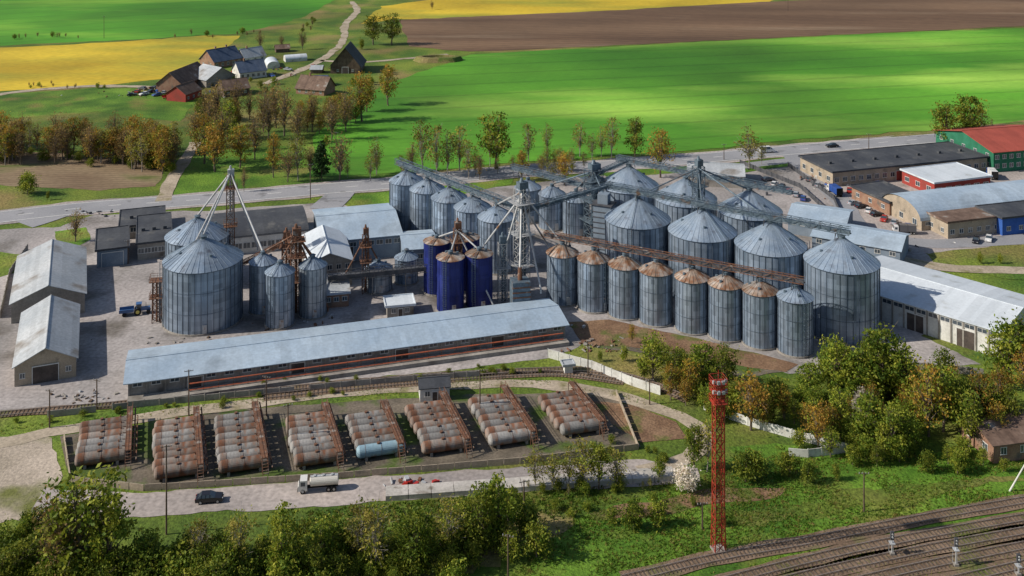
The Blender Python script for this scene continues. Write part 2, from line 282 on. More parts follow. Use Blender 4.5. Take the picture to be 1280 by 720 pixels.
# ---------------------------------------------------------------- silos
cache={}
def silo(name,pos,R,H,rise,wm=galvM,rm=roofG,ribs=36,rz=0,ladder=-1.9):
    key=(R,H,rise,wm.name,rm.name,ribs)
    if key not in cache:
        seg=64
        w=MB(); 
        vs=[];fs=[];nr=max(4,int(H/1.1))
        for k in range(nr+1):
            for i in range(seg):
                t=2*math.pi*i/seg; vs.append((R*math.cos(t),R*math.sin(t),.4+(H-.4)*k/nr))
        for k in range(nr):
            for i in range(seg): fs.append((k*seg+i,k*seg+(i+1)%seg,(k+1)*seg+(i+1)%seg,(k+1)*seg+i))
        w.add(vs,fs)
        r=MB()
        for i in range(ribs):
            t=2*math.pi*(i+.5)/ribs; c,s=math.cos(t),math.sin(t)
            r.beam((c*(R+.05),s*(R+.05),.4),(c*(R+.05),s*(R+.05),H-.05),.10 if R>5 else .07)
        for zz in (H*.33,H*.66,H-.25):
            for i in range(32):
                a=2*math.pi*i/32;b2=2*math.pi*(i+1)/32
                r.beam((math.cos(a)*(R+.12),math.sin(a)*(R+.12),zz),(math.cos(b2)*(R+.12),math.sin(b2)*(R+.12),zz),.05)
        c_=MB(); n=ribs
        ro=R+.25; ri=max(.6,R*.09); zt=H+rise
        vs=[];fs=[]
        for k,(rr,z) in enumerate(((ro,H-.05),(ro*.66+ri*.34,H+rise*.34),(ro*.33+ri*.67,H+rise*.68),(ri,zt))):
            for i in range(seg): 
                t=2*math.pi*i/seg; vs.append((rr*math.cos(t),rr*math.sin(t),z))
        for k in range(3):
            for i in range(seg): fs.append((k*seg+i,k*seg+(i+1)%seg,(k+1)*seg+(i+1)%seg,(k+1)*seg+i))
        c_.add(vs,fs)
        rr_=MB()
        for i in range(n):
            t=2*math.pi*i/n; c,s=math.cos(t),math.sin(t)
            rr_.beam((c*ro,s*ro,H+.02),(c*ri,s*ri,zt+.05),.07)
        rr_.cyl((0,0,zt-.1),(0,0,zt+.7),ri,ri,16,1); rr_.cyl((0,0,zt+.7),(0,0,zt+1.0),ri*1.25,ri*.3,16,1)
        for i in range(4 if R>5 else 2):
            t=.6+i*math.pi/2; rv=R*.6; zv=H+rise*.42; rr_.cyl((rv*math.cos(t),rv*math.sin(t),zv-.2),(rv*math.cos(t),rv*math.sin(t),zv+.55),.3,.35,8,1)
        p=MB(); p.cyl((0,0,-.1),(0,0,.42),R+.3,R+.3,40)
        l=MB()
        t=ladder
        for dt in (-.35/R,.35/R):
            c,s=math.cos(t+dt),math.sin(t+dt); l.beam((c*(R+.35),s*(R+.35),.3),(c*(R+.35),s*(R+.35),H+.6),.07)
            l.beam((c*(R+.95),s*(R+.95),2.5),(c*(R+.95),s*(R+.95),H+1.0),.06)
        for z in np.arange(.6,H+.5,.55):
            a,b2=t-.35/R,t+.35/R; l.beam((math.cos(a)*(R+.35),math.sin(a)*(R+.35),z),(math.cos(b2)*(R+.35),math.sin(b2)*(R+.35),z),.04)
        for z in np.arange(2.5,H+1,1.3):
            for dt in (-.35/R,.35/R):
                c,s=math.cos(t+dt),math.sin(t+dt); l.beam((c*(R+.35),s*(R+.35),z),(c*(R+.95),s*(R+.95),z),.05)
        c,s=math.cos(t),math.sin(t)
        l.beam((c*(R+.3),s*(R+.3),H+.35),(c*ri,s*ri,zt+.35),.10)
        w2=MB(); a=-1.25; c,s=math.cos(a),math.sin(a)
        u=Vector((-s,c,0)); o=Vector((c*(R+.08),s*(R+.08),.5)); nn=Vector((c,s,0))*.1
        w2.add([o-u*.5,o+u*.5,o+u*.5+Vector((0,0,2)),o-u*.5+Vector((0,0,2)),o-u*.5+nn,o+u*.5+nn,o+u*.5+nn+Vector((0,0,2)),o-u*.5+nn+Vector((0,0,2))],[(4,5,6,7),(0,4,7,3),(5,1,2,6),(7,6,2,3)])
        cache[key]=[('wall',w.mesh('silo_wall',[wm],True)),('stiffeners',r.mesh('silo_stiffeners',[ribM if wm!=blueM else blueM])),
            ('roof',c_.mesh('silo_roof',[rm],True)),('roof_ribs',rr_.mesh('silo_roof_ribs',[rm,steelM])),('plinth',p.mesh('silo_plinth',[wGrey])),
            ('ladder',l.mesh('silo_ladder',[steelM])),('door',w2.mesh('silo_door',[steelW]))]
    e=empty(name,pos,rz)
    for n_,me in cache[key]: put(n_,me,parent=e)
    return e
row=[703,742,781,820,865,907,950,994]
A_,B_=G(703,376),G(994,438)
for i,x in enumerate(row):
    t=(x-703)/291; p=G(x,376+62*t)
    silo('grain_silo',p,3.95,12.4,1.9,galvM,roofR if i<7 else roofG,24,rz=i*.37,ladder=-1.3-i*.37)
big=[(797,350),(878,368),(963,388),(1052,412)]
for i,q in enumerate(big): silo('large_grain_silo',G(*q),8.6,16.6,5.2,rz=i*.9)
for i,q in enumerate([(937,338),(857,320),(786,301)]): silo('large_grain_silo',G(*q),8.6,16.6,5.2,rz=i*.7)
for i in range(5): silo('grain_silo',G(508,283).lerp(G(621,335),i/4),5.1,14.2,2.8,galvM,roofG,30,rz=i*.6)
for q in [(660,275),(690,284),(720,291)]: silo('grain_silo',G(*q),4.0,10.3,2.2,galvM,roofG,24)
silo('large_grain_silo',G(254,399),9.3,14.9,4.8,galvM,roofG,40,ladder=-2.6)
silo('large_grain_silo',G(247,350),8.2,12.2,4.3,galvM,roofG,36)
silo('hopper_silo',G(350,405),3.4,12.8,1.8,galvM,roofG,20)
silo('hopper_silo',G(391,393),3.3,12.3,1.7,galvL,roofG,20)
silo('hopper_silo',G(329,388),3.3,12.3,1.7,galvM,roofG,20)
for q in [(563,387),(599,382),(546,364),(583,359)]: silo('blue_storage_silo',G(*q),3.35,13.2,.7,blueM,roofR,14)
silo('small_silo',G(473,362),3.5,5.8,1.5,galvL,roofG,18)
silo('small_silo',G(508,352),3.0,6.6,1.3,galvM,roofG,18)
silo('small_silo',G(635,330),3.6,8.4,1.4,galvM,roofG,18)
# ---------------------------------------------------------------- lattices
def lattice_tower(name,pos,w,H,mat,bays=10,top=1.0,t=.14,plat=(),pm=None,rz=.3,house=True):
    b=MB()
    cs=[(-1,-1),(1,-1),(1,1),(-1,1)]
    def c(k,i): 
        f=w/2*(1+(top-1)*k/bays); return Vector((cs[i%4][0]*f,cs[i%4][1]*f,H*k/bays))
    for k in range(bays):
        for i in range(4):
            b.beam(c(k,i),c(k+1,i),t*1.2); b.beam(c(k+1,i),c(k+1,i+1),t*.8)
            b.beam(c(k,i),c(k+1,i+1),t*.7)
            b.beam(c(k,i+1),c(k+1,i),t*.7)
    b.cyl((0,0,.1),(0,0,H),w*.13,None,6,1)
    b.cyl((w*.3,0,.1),(w*.3,0,H+.5),w*.10,None,6,1)
    for z in plat:
        r=w*.8; b.box(-r,r,-r,r,z,z+.12,0)
        for i in range(4):
            a=Vector((cs[i][0]*r,cs[i][1]*r,z+1.1)); q=Vector((cs[(i+1)%4][0]*r,cs[(i+1)%4][1]*r,z+1.1)); b.beam(a,q,.06)
            b.beam(a,(a.x,a.y,z),.06); b.beam((a+q)/2,(a+q)/2-Vector((0,0,1.1)),.06); b.beam(a-Vector((0,0,.5)),q-Vector((0,0,.5)),.05)
    if house:
        b.box(-w*.32,w*.45,-w*.3,w*.3,H+.1,H+1.8,1); b.cyl((0,0,H+1.8),(0,0,H+2.8),w*.2,w*.1,8,1)
    return b.obj(name,[mat,pm or steelM],loc=pos,rz=rz)
def gantry(name,p,q,w=1.6,h=1.7,mat=steelM,cov=None,bay=2.4,legs=(),legm=None):
    p=Vector(p);q=Vector(q);b=MB(); d=(q-p); L_=d.length; d.normalize(); s=Vector((-d.y,d.x,0)).normalized()*w/2; up=Vector((0,0,h))
    n=max(2,round(L_/bay))
    for k in range(n):
        a=p+d*L_*k/n; c=p+d*L_*(k+1)/n
        for sg in (-1,1):
            o=s*sg
            b.beam(a+o,c+o,.14); b.beam(a+o+up,c+o+up,.13); b.beam(a+o,a+o+up,.10); b.beam(a+o,c+o+up,.09) if k%2 else b.beam(a+o+up,c+o,.09)
        b.beam(a-s,a+s,.08); b.beam(a-s+up,a+s+up,.07); b.beam(a-s+up,c+s+up,.06)
        b.beam(a+s*1.7+up*.62,c+s*1.7+up*.62,.05); b.beam(a+s*1.7,a+s*1.7+up*.62,.05)
    def bx(o0,o1,z0,z1,m):
        vs=[]
        for e in (p,q):
            for o,z in ((o0,z0),(o1,z0),(o1,z1),(o0,z1)): vs.append(e+s*o+Vector((0,0,z)))
        b.add(vs,[(0,1,2,3),(7,6,5,4),(0,4,5,1),(1,5,6,2),(2,6,7,3),(3,7,4,0)],m)
    bx(-.6,.6,.1,h*.6,1); bx(.7,1.75,-.06,.0,0)
    for f,zb in legs:
        c=p+d*L_*f
        for sg in (-1,1): b.beam(c+s*sg,Vector(((c+s*sg*1.6).x,(c+s*sg*1.6).y,zb)),.16,2)
        m_=(c.z+zb)/2; b.beam(c+s,Vector(((c-s*1.3).x,(c-s*1.3).y,m_)),.09,2); b.beam(c-s,Vector(((c+s*1.3).x,(c+s*1.3).y,m_)),.09,2)
    b.obj(name,[mat,cov or steelM,legm or steelD])
def V(p,z): return Vector((p.x,p.y,z))
d=(B_-A_).normalized()
gantry('roof_conveyor',V(A_-d*5,15.6),V(B_+d*2,15.6),1.3,1.3,rustM,steelD,legs=[(i/7*.86+.1,14.0) for i in range(8)])
a,c=G(*big[0]),G(*big[3]); d=(c-a).normalized()
gantry('roof_conveyor',V(a-d*9,23.0),V(c+d*2,23.0),1.6,1.6,steelM,steelM,legs=[(.14,21.5),(.41,21.5),(.68,21.5),(.95,21.5)])
a,c=G(786,301),G(937,338); d=(c-a).normalized()
gantry('roof_conveyor',V(a-d*4,23.0),V(c+d*12,23.0),1.6,1.6,steelM,steelM,legs=[(.1,21.5),(.45,21.5),(.75,21.5)])
a,c=G(508,283),G(621,335); d=(c-a).normalized()
gantry('roof_conveyor',V(a-d*5,18.1),V(c+d*12,18.1),1.8,1.8,steelM,steelM,legs=[(.08,17),(.27,17),(.46,17),(.64,17),(.82,17)])
gantry('roof_conveyor',V(G(640,266),13.9),V(G(752,300),14.4),1.6,1.6,steelM,steelM,legs=[(.1,0),(.5,13),(.9,13)])
gantry('inclined_conveyor',V(G(652,368),21),V(G(765,340),23.2),1.3,1.4,steelM,steelM,legs=[(.5,0)])
gantry('inclined_conveyor',V(G(742,300),18.6),V(G(786,301),23.2),1.3,1.4,steelM,steelM)
gantry('inclined_conveyor',V(G(410,374),4.8),V(G(548,366),6.0),2.0,2.0,steelD,steelD,legs=[(.1,0),(.4,0),(.7,0),(.95,0)])
gantry('inclined_conveyor',V(G(300,352),4),V(G(352,352),9.5),1.2,1.2,rustM,rustM,legs=[(.5,0)])
lattice_tower('elevator_tower',V(G(652,370),0),3.2,HH(370,236),steelW,12,.9,.13,(8,16,24),rz=.5)
lattice_tower('elevator_tower',V(G(628,378),0),2.2,15,steelW,8,.9,.12,(9,),rz=.2)
lattice_tower('elevator_tower',V(G(742,300),0),4.0,HH(300,212),steelM,9,1,.16,(6,12,18),rz=.5)
lattice_tower('elevator_tower',V(G(873,344),0),2.4,HH(344,208),steelM,12,1,.14,(24,),rz=.5)
lattice_tower('elevator_tower',V(G(288,347),0),2.2,HH(347,220),rustM,12,.9,.13,(14,24),steelW,rz=.3)
lattice_tower('elevator_tower',V(G(370,391),0),2.7,HH(391,294),rustM,10,.9,.16,(8,14,18),rustM,rz=.3)
lattice_tower('elevator_tower',V(G(358,372),0),2.2,HH(372,298),rustM,8,.9,.16,(7,13),rustM,rz=.1)
lattice_tower('elevator_tower',V(G(572,373),0),2.2,HH(373,286),rustM,9,.9,.13,(14.5,),rustM,rz=.2)
lattice_tower('elevator_tower',V(G(457,366),0),1.8,HH(366,294),rustM,8,.9,.12,(8,12),rustM,rz=.2)
lattice_tower('elevator_tower',V(G(196,402),0),2.0,10,rustM,5,.9,.14,(6,10),rustM,rz=.2,house=False)
b=MB()
b.box(-2.6,2.6,-2,2,0,14,0); b.box(-3,3,-2.4,2.4,14,14.3,1); b.box(-1.5,1.5,-1.4,1.4,14.3,17,0)
for z in np.arange(1.5,13.5,1.5): b.box(-2.7,2.7,-2.1,-2.0,z,z+.25,1); b.box(2.6,2.7,-2,2,z,z+.25,1)
b.obj('grain_dryer',[wSteel,steelD],loc=V(G(755,316),0),rz=-.4)
b=MB()
b.box(-2.2,2.2,-2,2,0,8.4,0)
for z in np.arange(1,8.2,1.2): b.box(-2.3,2.3,-2.1,-2.0,z,z+.3,1)
b.cyl((0,0,8.4),(0,0,11.4),.6,.5,10,1)
b.obj('grain_dryer',[steelM,rustM],loc=V(G(650,392),0),rz=.2)
def pipes(name,segs,r,m):
    b=MB()
    for p,q in segs: b.cyl(p,q,r,None,8); b.cyl(q,q+Vector((0,0,-1.0)),r,None,8)
    b.obj(name,[m],smooth=False)
tm=V(G(652,370),HH(370,240))
pipes('grain_spout',[(tm,V(G(703,376),14.6)),(tm,V(G(621,335),17.4)),(tm,V(G(628,378),11)),(tm,V(G(676,392),6)),(tm+Vector((0,0,-1)),V(G(600,372),12)),(tm+Vector((0,0,-3)),V(G(690,352),8)),(tm,V(G(650,392),11.5))],.24,steelW)
t1=V(G(288,347),HH(347,216))
pipes('grain_spout',[(t1,V(G(254,399),20.4)),(t1,V(G(247,350),17.2)),(t1,V(G(329,388),14.4)),(t1,V(G(322,345),8)),(t1,V(G(240,375),13))],.24,steelW)
t2=V(G(370,391),HH(391,292))
pipes('grain_spout',[(t2,V(G(350,405),14.8)),(t2,V(G(391,393),14.4)),(t2,V(G(329,388),14.4)),(t2,V(G(400,372),7)),(t2,V(G(410,392),1.5))],.22,rustM)
t3=V(G(572,373),HH(373,288))
pipes('grain_spout',[(t3,V(G(563,387),14)),(t3,V(G(599,382),14)),(t3,V(G(546,364),14)),(t3,V(G(583,359),14)),(t3,V(G(618,392),1.5))],.20,steelW)
t4=V(G(742,300),HH(300,214)); pipes('grain_spout',[(t4,V(G(720,291),13.2)),(t4,V(G(755,316),16.5)),(t4,V(G(690,284),13.2))],.25,steelM)
t5=V(G(457,366),HH(366,296)); pipes('grain_spout',[(t5,V(G(473,362),7.5)),(t5,V(G(430,370),5))],.22,rustM)
t6=V(G(873,344),HH(344,210)); pipes('grain_spout',[(t6,V(G(857,320),22)),(t6,V(G(937,338),22)),(t6,V(G(878,368),22)),(t6,V(G(797,350),22.4)),(t6,V(G(963,388),22.4))],.20,steelM)
# ---------------------------------------------------------------- buildings
def bld(name,A,B,depth,h,roof='gable',rise=1.5,wm=wGrey,rm=rGrey,win=None,doors=(),ridge='x',oh=.5,posts=0,winr=None,winl=None,z0=0,chim=0,doorm=None,vents=0):
    A=G(*A) if isinstance(A,tuple) else A; B=G(*B) if isinstance(B,tuple) else B
    depth*=1.06; h*=.94
    L_=(B-A).length; ang=math.atan2(B.y-A.y,B.x-A.x); D=depth
    e=empty(name,(A.x,A.y,z0),ang)
    w=MB()
    def wall(a,b_,nn): w.add([(a[0],a[1],-.2),(b_[0],b_[1],-.2),(b_[0],b_[1],h),(a[0],a[1],h)],[(0,1,2,3)])
    wall((0,0),(L_,0),0);wall((L_,0),(L_,D),0);wall((L_,D),(0,D),0);wall((0,D),(0,0),0)
    sw=(lambda x,y,z:(x,y,z)) if ridge=='x' else (lambda x,y,z:(y,x,z))
    LL,DD=(L_,D) if ridge=='x' else (D,L_)
    r=MB(); th=.16
    def slab(pts):
        pts=[Vector(sw(*p)) for p in pts]; n=(pts[1]-pts[0]).cross(pts[3]-pts[0])
        if n.z<0: pts=pts[::-1]
        lo=[p-Vector((0,0,th)) for p in pts]
        r.add(pts+lo,[(0,1,2,3),(7,6,5,4),(0,4,5,1),(1,5,6,2),(2,6,7,3),(3,7,4,0)])
    if roof=='gable':
        sl=rise/(DD/2)
        for x in (0,LL): w.add([sw(x,0,h),sw(x,DD,h),sw(x,DD/2,h+rise)],[(0,1,2)])
        zt=h+rise+th
        slab([(-oh,-oh,zt-rise-oh*sl),(LL+oh,-oh,zt-rise-oh*sl),(LL+oh,DD/2,zt),(-oh,DD/2,zt)])
        slab([(-oh,DD/2+.002,zt),(LL+oh,DD/2+.002,zt),(LL+oh,DD+oh,zt-rise-oh*sl),(-oh,DD+oh,zt-rise-oh*sl)])
        a,c=Vector(sw(-oh-.02,DD/2,zt+.03)),Vector(sw(LL+oh+.02,DD/2,zt+.03)); r.beam(a,c,.16)
        for i in range(vents):
            x=LL*(i+.5)/vents; q=sw(x,DD/2,zt); r.cyl(q,(q[0],q[1],q[2]+.9),.3,.3,8)
    elif roof=='shed':
        for x in (0,LL): w.add([sw(x,0,h),sw(x,DD,h),sw(x,DD,h+rise)],[(0,1,2)])
        w.add([sw(0,DD,h),sw(LL,DD,h),sw(LL,DD,h+rise),sw(0,DD,h+rise)],[(0,1,2,3)])
        sl=rise/DD; slab([(-oh,-oh,h+th-oh*sl),(LL+oh,-oh,h+th-oh*sl),(LL+oh,DD+oh,h+rise+th+oh*sl),(-oh,DD+oh,h+rise+th+oh*sl)])
    elif roof=='flat':
        r.box(-oh,L_+oh,-oh,D+oh,h-.02,h+.25)
        for (x0,x1,y0,y1) in ((-oh-.05,L_+oh+.05,-oh-.05,-oh+.2),(-oh-.05,L_+oh+.05,D+oh-.2,D+oh+.05),(-oh-.05,-oh+.2,-oh+.2,D+oh-.2),(L_+oh-.2,L_+oh+.05,-oh+.2,D+oh-.2)):
            r.box(x0,x1,y0,y1,h-.1,h+.45)
        for i in range(vents): x=L_*(i+.5)/vents; r.box(x-.5,x+.5,D*.4,D*.4+1,h+.25,h+1.1)
    elif roof=='arch':
        n=16; pr=[(DD/2-(DD/2+oh*.3)*math.cos(math.pi*i/n),h+rise*math.sin(math.pi*i/n)) for i in range(n+1)]
        vs=[];fs=[]
        for x in (-oh,LL+oh):
            for y,z in pr: vs.append(sw(x,y,z+.05))
        for i in range(n): fs.append((i,i+1,n+2+i,n+1+i))
        r.add(vs,fs)
        for x in (0,LL): w.add([sw(x,y,z) for y,z in pr],[tuple(range(n+1))])
    w.obj('walls',[wm],e); r.obj('roof',[rm],e,smooth=False)
    f=MB()
    def pan(side,t,z,ww,hh,pr,m,thick=.05):
        if side=='f': f.box(t-ww/2,t+ww/2,-pr-thick,-pr,z,z+hh,m)
        elif side=='r': f.box(L_+pr,L_+pr+thick,t-ww/2,t+ww/2,z,z+hh,m)
        else: f.box(-pr-thick,-pr,t-ww/2,t+ww/2,z,z+hh,m)
    def window(side,t,z,ww,hh):
        pan(side,t,z,ww,hh,.005,0,.03)
        pan(side,t,z-.12,ww+.2,.12,.004,1,.10); pan(side,t,z+hh,ww+.2,.10,.004,1,.08)
        for q in (-1,0,1): pan(side,t+q*ww/2,z,.09,hh,.037,1,.03)
    for side,wi,ln in (('f',win,L_),('r',winr,D),('l',winl,D)):
        if not wi: continue
        n,ww,hh,z=wi[:4]; rows=wi[4] if len(wi)>4 else 1; stp=wi[5] if len(wi)>5 else 3
        z=min(z,h-hh-.25) if rows==1 else z
        for k in range(rows):
            for i in range(n): window(side,ln*(i+.5)/n,z+k*stp,ww,hh)
    for dd in doors:
        side,t,ww,hh=dd; ln=L_ if side=='f' else D
        pan(side,t*ln,0,ww,hh,.12,2,.06)
        pan(side,t*ln,hh,ww+.3,.18,.12,1,.12)
        for q in (-1,1): pan(side,t*ln+q*(ww/2+.08),0,.15,hh,.12,1,.10)
    if posts:
        for i in range(posts+1): 
            pan('f',min(max(L_*i/posts,.2),L_-.2),0,.35,h-.15,.003,3,.22)
    for i in range(chim):
        x=L_*(.3+.4*i); f.box(x-.4,x+.4,D*.5-.4,D*.5+.4,h+rise*.5,h+rise+1.4,4)
    f.obj('windows_and_doors',[glassM,frameM,doorm or doorM,wGrey,wBrick],e)
    return e
bld('long_warehouse',(160,500),(706,425),13.2,4.0,'gable',1.2,wGrey,rBlue,posts=26,win=(26,1.8,.7,2.6),doors=[('f',.14,3,3),('f',.36,3,3),('f',.6,3,3),('f',.83,3,3),('l',.5,3.6,3.2)],oh=.9,winl=(3,1.2,1,2))
A_w,B_w=G(160,500),G(706,425); dw=(B_w-A_w).normalized(); nw=Vector((dw.y,-dw.x,0))
b=MB()
for off,z in ((1.6,2.4),(1.9,1.2)):
    b.cyl(V(A_w+nw*off+dw*12,z),V(B_w+nw*off-dw*1,z),.13,None,6)
for i in range(28):
    p=A_w+dw*(12+i*3)+nw*1.75; b.beam(V(p,0),V(p,2.5),.10,1)
b.obj('steam_pipeline',[orangeM,rustM])
b=MB(); q=[A_w+nw*.3,B_w+nw*.3,B_w+nw*3.2,A_w+nw*3.2]
b.add([V(p,0) for p in q]+[V(p,.9) for p in q],[(4,7,6,5),(3,2,6,7),(2,1,5,6),(0,3,7,4)]); b.obj('loading_platform',[wGrey])
bld('storage_shed',(18,484),(95,471),27,4.6,'gable',3.0,wBeige,rGrey,ridge='y',doors=[('f',.5,5,3.6)],winr=(5,2,1,2.6),win=(4,1,1,1.6))
bld('storage_shed',(14,405),(106,391),31,5.2,'gable',3.2,wGrey,rGrey,ridge='y',doors=[('f',.5,4,4)],winr=(6,2,1,3),winl=(6,2,1,3))
bld('garage_building',(121,335),(160,330),16,5.0,'flat',1,wSteel,rDark,doors=[('f',.5,5.5,3.8)],doorm=wSteel)
bld('workshop_building',(172,326),(214,321),22,5.0,'flat',.7,wGrey,rDark,win=(5,1.6,1.3,2),vents=3)
bld('office_building',(262,322),(384,309),20,5.0,'arch',2.2,wWhite,rDark,win=(12,1.9,1.5,1.6),winr=(5,1.6,1.3,2))
bld('workshop_building',(150,300),(205,294),14,4.0,'flat',.7,wGrey,rDark,win=(5,1.6,1.3,2),vents=2)
bld('machine_hall',(402,330),(502,320),26,6.5,'gable',2.4,wSteel,rBlue,win=(9,1.8,1.2,4),doors=[('f',.3,4,4)])
bld('mill_building',(384,362),(440,356),20,7.0,'gable',2.4,wGrey,rWhite,win=(5,1.2,1.2,2,2,2.6),ridge='y')
bld('storage_annex',(384,388),(436,383),9,3.6,'shed',1.2,wBrick,rGrey,win=(5,1.2,1,1.6))
bld('machine_hall',(505,338),(545,335),13,6,'gable',1.4,wSteel,rBlue,win=(3,1.6,1.2,3))
bld('pump_house',(484,398),(517,395),5,3,'flat',.4,wGrey,rWhite,win=(2,1,1,1.2),doors=[('f',.5,1,2.1)])
bld('guard_house',(525,503),(562,500),4.2,3.0,'gable',.9,wWhite,rDark,win=(2,1,1,1.1),winl=(1,1,1,1.1),doors=[('f',.5,.95,2.0)],oh=.3)
bld('pump_house',(706,468),(716,467),1.4,2,'flat',.4,wWhite,rGrey)
bld('white_warehouse',(1048,383),(1252,449),23,6.4,'gable',1.8,wWhite,rWhite,posts=14,win=(14,2.2,.9,4.6),doors=[('f',.5,4,4),('f',.8,4,4)],winr=(4,1.5,1,4))
bld('sheet_metal_hall',(985,292),(1056,303),15,5,'gable',1.8,wSteel,rBlue,win=(6,1.5,1.0,3))
bld('sheet_metal_hall',(1015,315),(1125,335),14,5,'gable',1.8,wSteel,rBlue,win=(6,1.5,1.0,3))
bld('storage_shed',(860,232),(930,236),14,4.5,'gable',1.6,wGrey,rGrey,win=(6,1.5,1.0,2.6))
bld('office_block',(1041,234),(1234,214),19,5.4,'flat',.4,wBeige,rDark,win=(20,1.7,1.5,1.6),winl=(4,1.8,1.5,1.6),doors=[('f',.42,3,3.4),('f',.75,3,3.4)],vents=7,doorm=wRed)
bld('red_roof_building',(1242,216),(1330,208),30,8.0,'gable',3.6,wGreen,rRed,win=(10,1.6,1.4,1.6,2,3.2),winl=(5,1.6,1.4,1.6,2,3.2),oh=.9)
bld('red_shop',(1168,246),(1238,237),15,4.8,'flat',.4,wRed,rWhite,win=(6,2.2,1.6,1.2),winl=(3,2,1.4,1.4))
bld('brick_garage',(1112,270),(1152,264),17,4.4,'flat',.4,wBrick,rDark,win=(3,1.6,1.2,1.8),winl=(3,1.5,1.2,1.6),doors=[('f',.8,2.4,2.8)])
bld('arched_hangar',(1152,289),(1330,268),18,3.2,'arch',4.6,wBeige,rBlue,winl=(3,1.8,1.6,1.2),win=(12,1.6,1.0,1.6))
bld('store_building',(1185,299),(1251,291),9,5.2,'flat',.4,wBeige,rBrown,win=(6,1.4,1.2,1.4),winl=(2,1.2,1.2,1.4))
bld('blue_store_building',(1253,295),(1330,286),10,5.6,'flat',.4,wBlue,rDark,win=(5,1.4,1.2,1.4))
bld('old_brick_barn',(1242,580),(1340,567),9,3.8,'gable',1.4,wBrick,rBrown,win=(4,1.2,1.2,1.6),winl=(2,1.4,1.2,1.4))
bld('garden_shed',(1075,558),(1098,556),3,2.2,'gable',.9,wBlue,rWhite,doors=[('f',.5,.9,1.8)],oh=.2)
bld('dark_barn',(413,92),(450,92),17,4.6,'gable',9.5,wWood,rDark,ridge='y',doors=[('f',.5,3.2,3.4)],win=(2,1,1,1.2),oh=1)
bld('farm_house',(268,86),(302,80),13,4.0,'gable',5.5,wBrick,rNavy,win=(5,1.3,1.5,1),chim=2,winl=(2,1,1.2,1),oh=.6)
bld('farm_house',(300,100),(333,96),11,4.0,'gable',4.6,wWhite,rNavy,win=(5,1.3,1.5,1),chim=1,oh=.5)
bld('farm_stable',(228,116),(262,101),13,4.2,'gable',5.5,wBrick,rBrown,win=(6,1.1,1,1.2),oh=.6,ridge='x')
bld('farm_stable',(258,110),(294,103),14,4.2,'gable',4.8,wGrey,rGrey,win=(5,1.1,1,1.2),oh=.6,ridge='y')
bld('farm_stable',(232,128),(252,121),10,4.0,'gable',3.4,wRed,rBrown,win=(3,1.1,1,1.2),oh=.5)
bld('farm_stable',(280,122),(312,118),10,3.6,'gable',3.8,wWood,rBrown,win=(3,1.1,1,1.2),oh=.5)
bld('small_cottage',(370,117),(405,120),10,3.2,'gable',5.0,wBrick,rBrown,win=(4,1.1,1.2,1),chim=1,oh=.6)
bld('farm_house',(306,80),(332,76),9,3.6,'gable',4.2,wWhite,rGrey,win=(3,1.3,1.4,1),chim=1,oh=.5)
bld('polytunnel',(334,86),(350,85),14,1.4,'arch',2.4,wWhite,rWhite,ridge='y',oh=.1)
bld('polytunnel',(357,78),(384,76),6,1.4,'arch',2.2,wWhite,rWhite,oh=.1)
bld('garden_shed',(388,92),(402,92),6,2.4,'gable',1.5,wWood,rGrey)
bld('garden_shed',(345,66),(362,65),6,2.4,'gable',1.8,wWood,rBrown)
bld('garden_shed',(392,108),(408,108),6,3,'gable',2,wWhite,rNavy)
b=MB(); n=28
R0=[(14,7.5,0),(12,6,2.4),(9.5,4.0,2.6),(8.5,3.4,.9)]
vs=[]
for a_,c_,z in R0:
    for i in range(n): t=2*math.pi*i/n; k=1+.06*math.sin(5*t); vs.append((a_*k*math.cos(t),c_*k*math.sin(t),z))
fs=[(k*n+i,k*n+(i+1)%n,(k+1)*n+(i+1)%n,(k+1)*n+i) for k in range(3) for i in range(n)]
b.add(vs,fs); b.add(vs[3*n:],[tuple(range(n))],1)
b.obj('earth_bank_pond',[dryM,glassM],loc=V(G(548,76),0),rz=.05)
# ---------------------------------------------------------------- tank farm
def tankmesh(m,L_=9.2,R=1.1):
    b=MB(); seg=24; pr=[(0,.28),(.06,.7),(.28,.96),(.55,R),(L_-.55,R),(L_-.28,.96),(L_-.06,.7),(L_,.28)]
    vs=[];zc=R+.3
    for x,r in pr:
        for i in range(seg): t=2*math.pi*i/seg; vs.append((x,r*math.cos(t),zc+r*math.sin(t)))
    fs=[(k*seg+i,k*seg+(i+1)%seg,(k+1)*seg+(i+1)%seg,(k+1)*seg+i) for k in range(len(pr)-1) for i in range(seg)]
    fs+=[tuple(range(seg)),tuple(range((len(pr)-1)*seg,len(pr)*seg))[::-1]]
    b.add(vs,fs)
    for x in (1.6,L_/2,L_-1.6):
        for i in range(seg):
            t0,t1=2*math.pi*i/seg,2*math.pi*(i+1)/seg; b.beam((x,(R+.02)*math.cos(t0),zc+(R+.02)*math.sin(t0)),(x,(R+.02)*math.cos(t1),zc+(R+.02)*math.sin(t1)),.04,1)
    b.cyl((L_*.45,0,zc+R-.1),(L_*.45,0,zc+R+.25),.32,.32,10,1); b.cyl((L_*.82,0,zc+R-.1),(L_*.82,0,zc+R+.4),.12,None,6,1)
    for x in (1.8,L_-1.8): b.box(x-.25,x+.25,-R*.85,R*.85,0,.7,2)
    return b.mesh('tank',[m,rustM,wGrey])
TM=[tankmesh(tankM),tankmesh(tankM2)]; TB=tankmesh(tankB)
angT=math.radians(16); ux=Vector((math.cos(angT),math.sin(angT),0)); uy=Vector((-math.sin(angT)-.05,math.cos(angT),0)).normalized()
groups=[(94,590,6),(191,607,8),(273,599,8),(368,591,7),(446,580,6),(530,574,7),(614,564,7),(702,551,6)]
SP=2.32
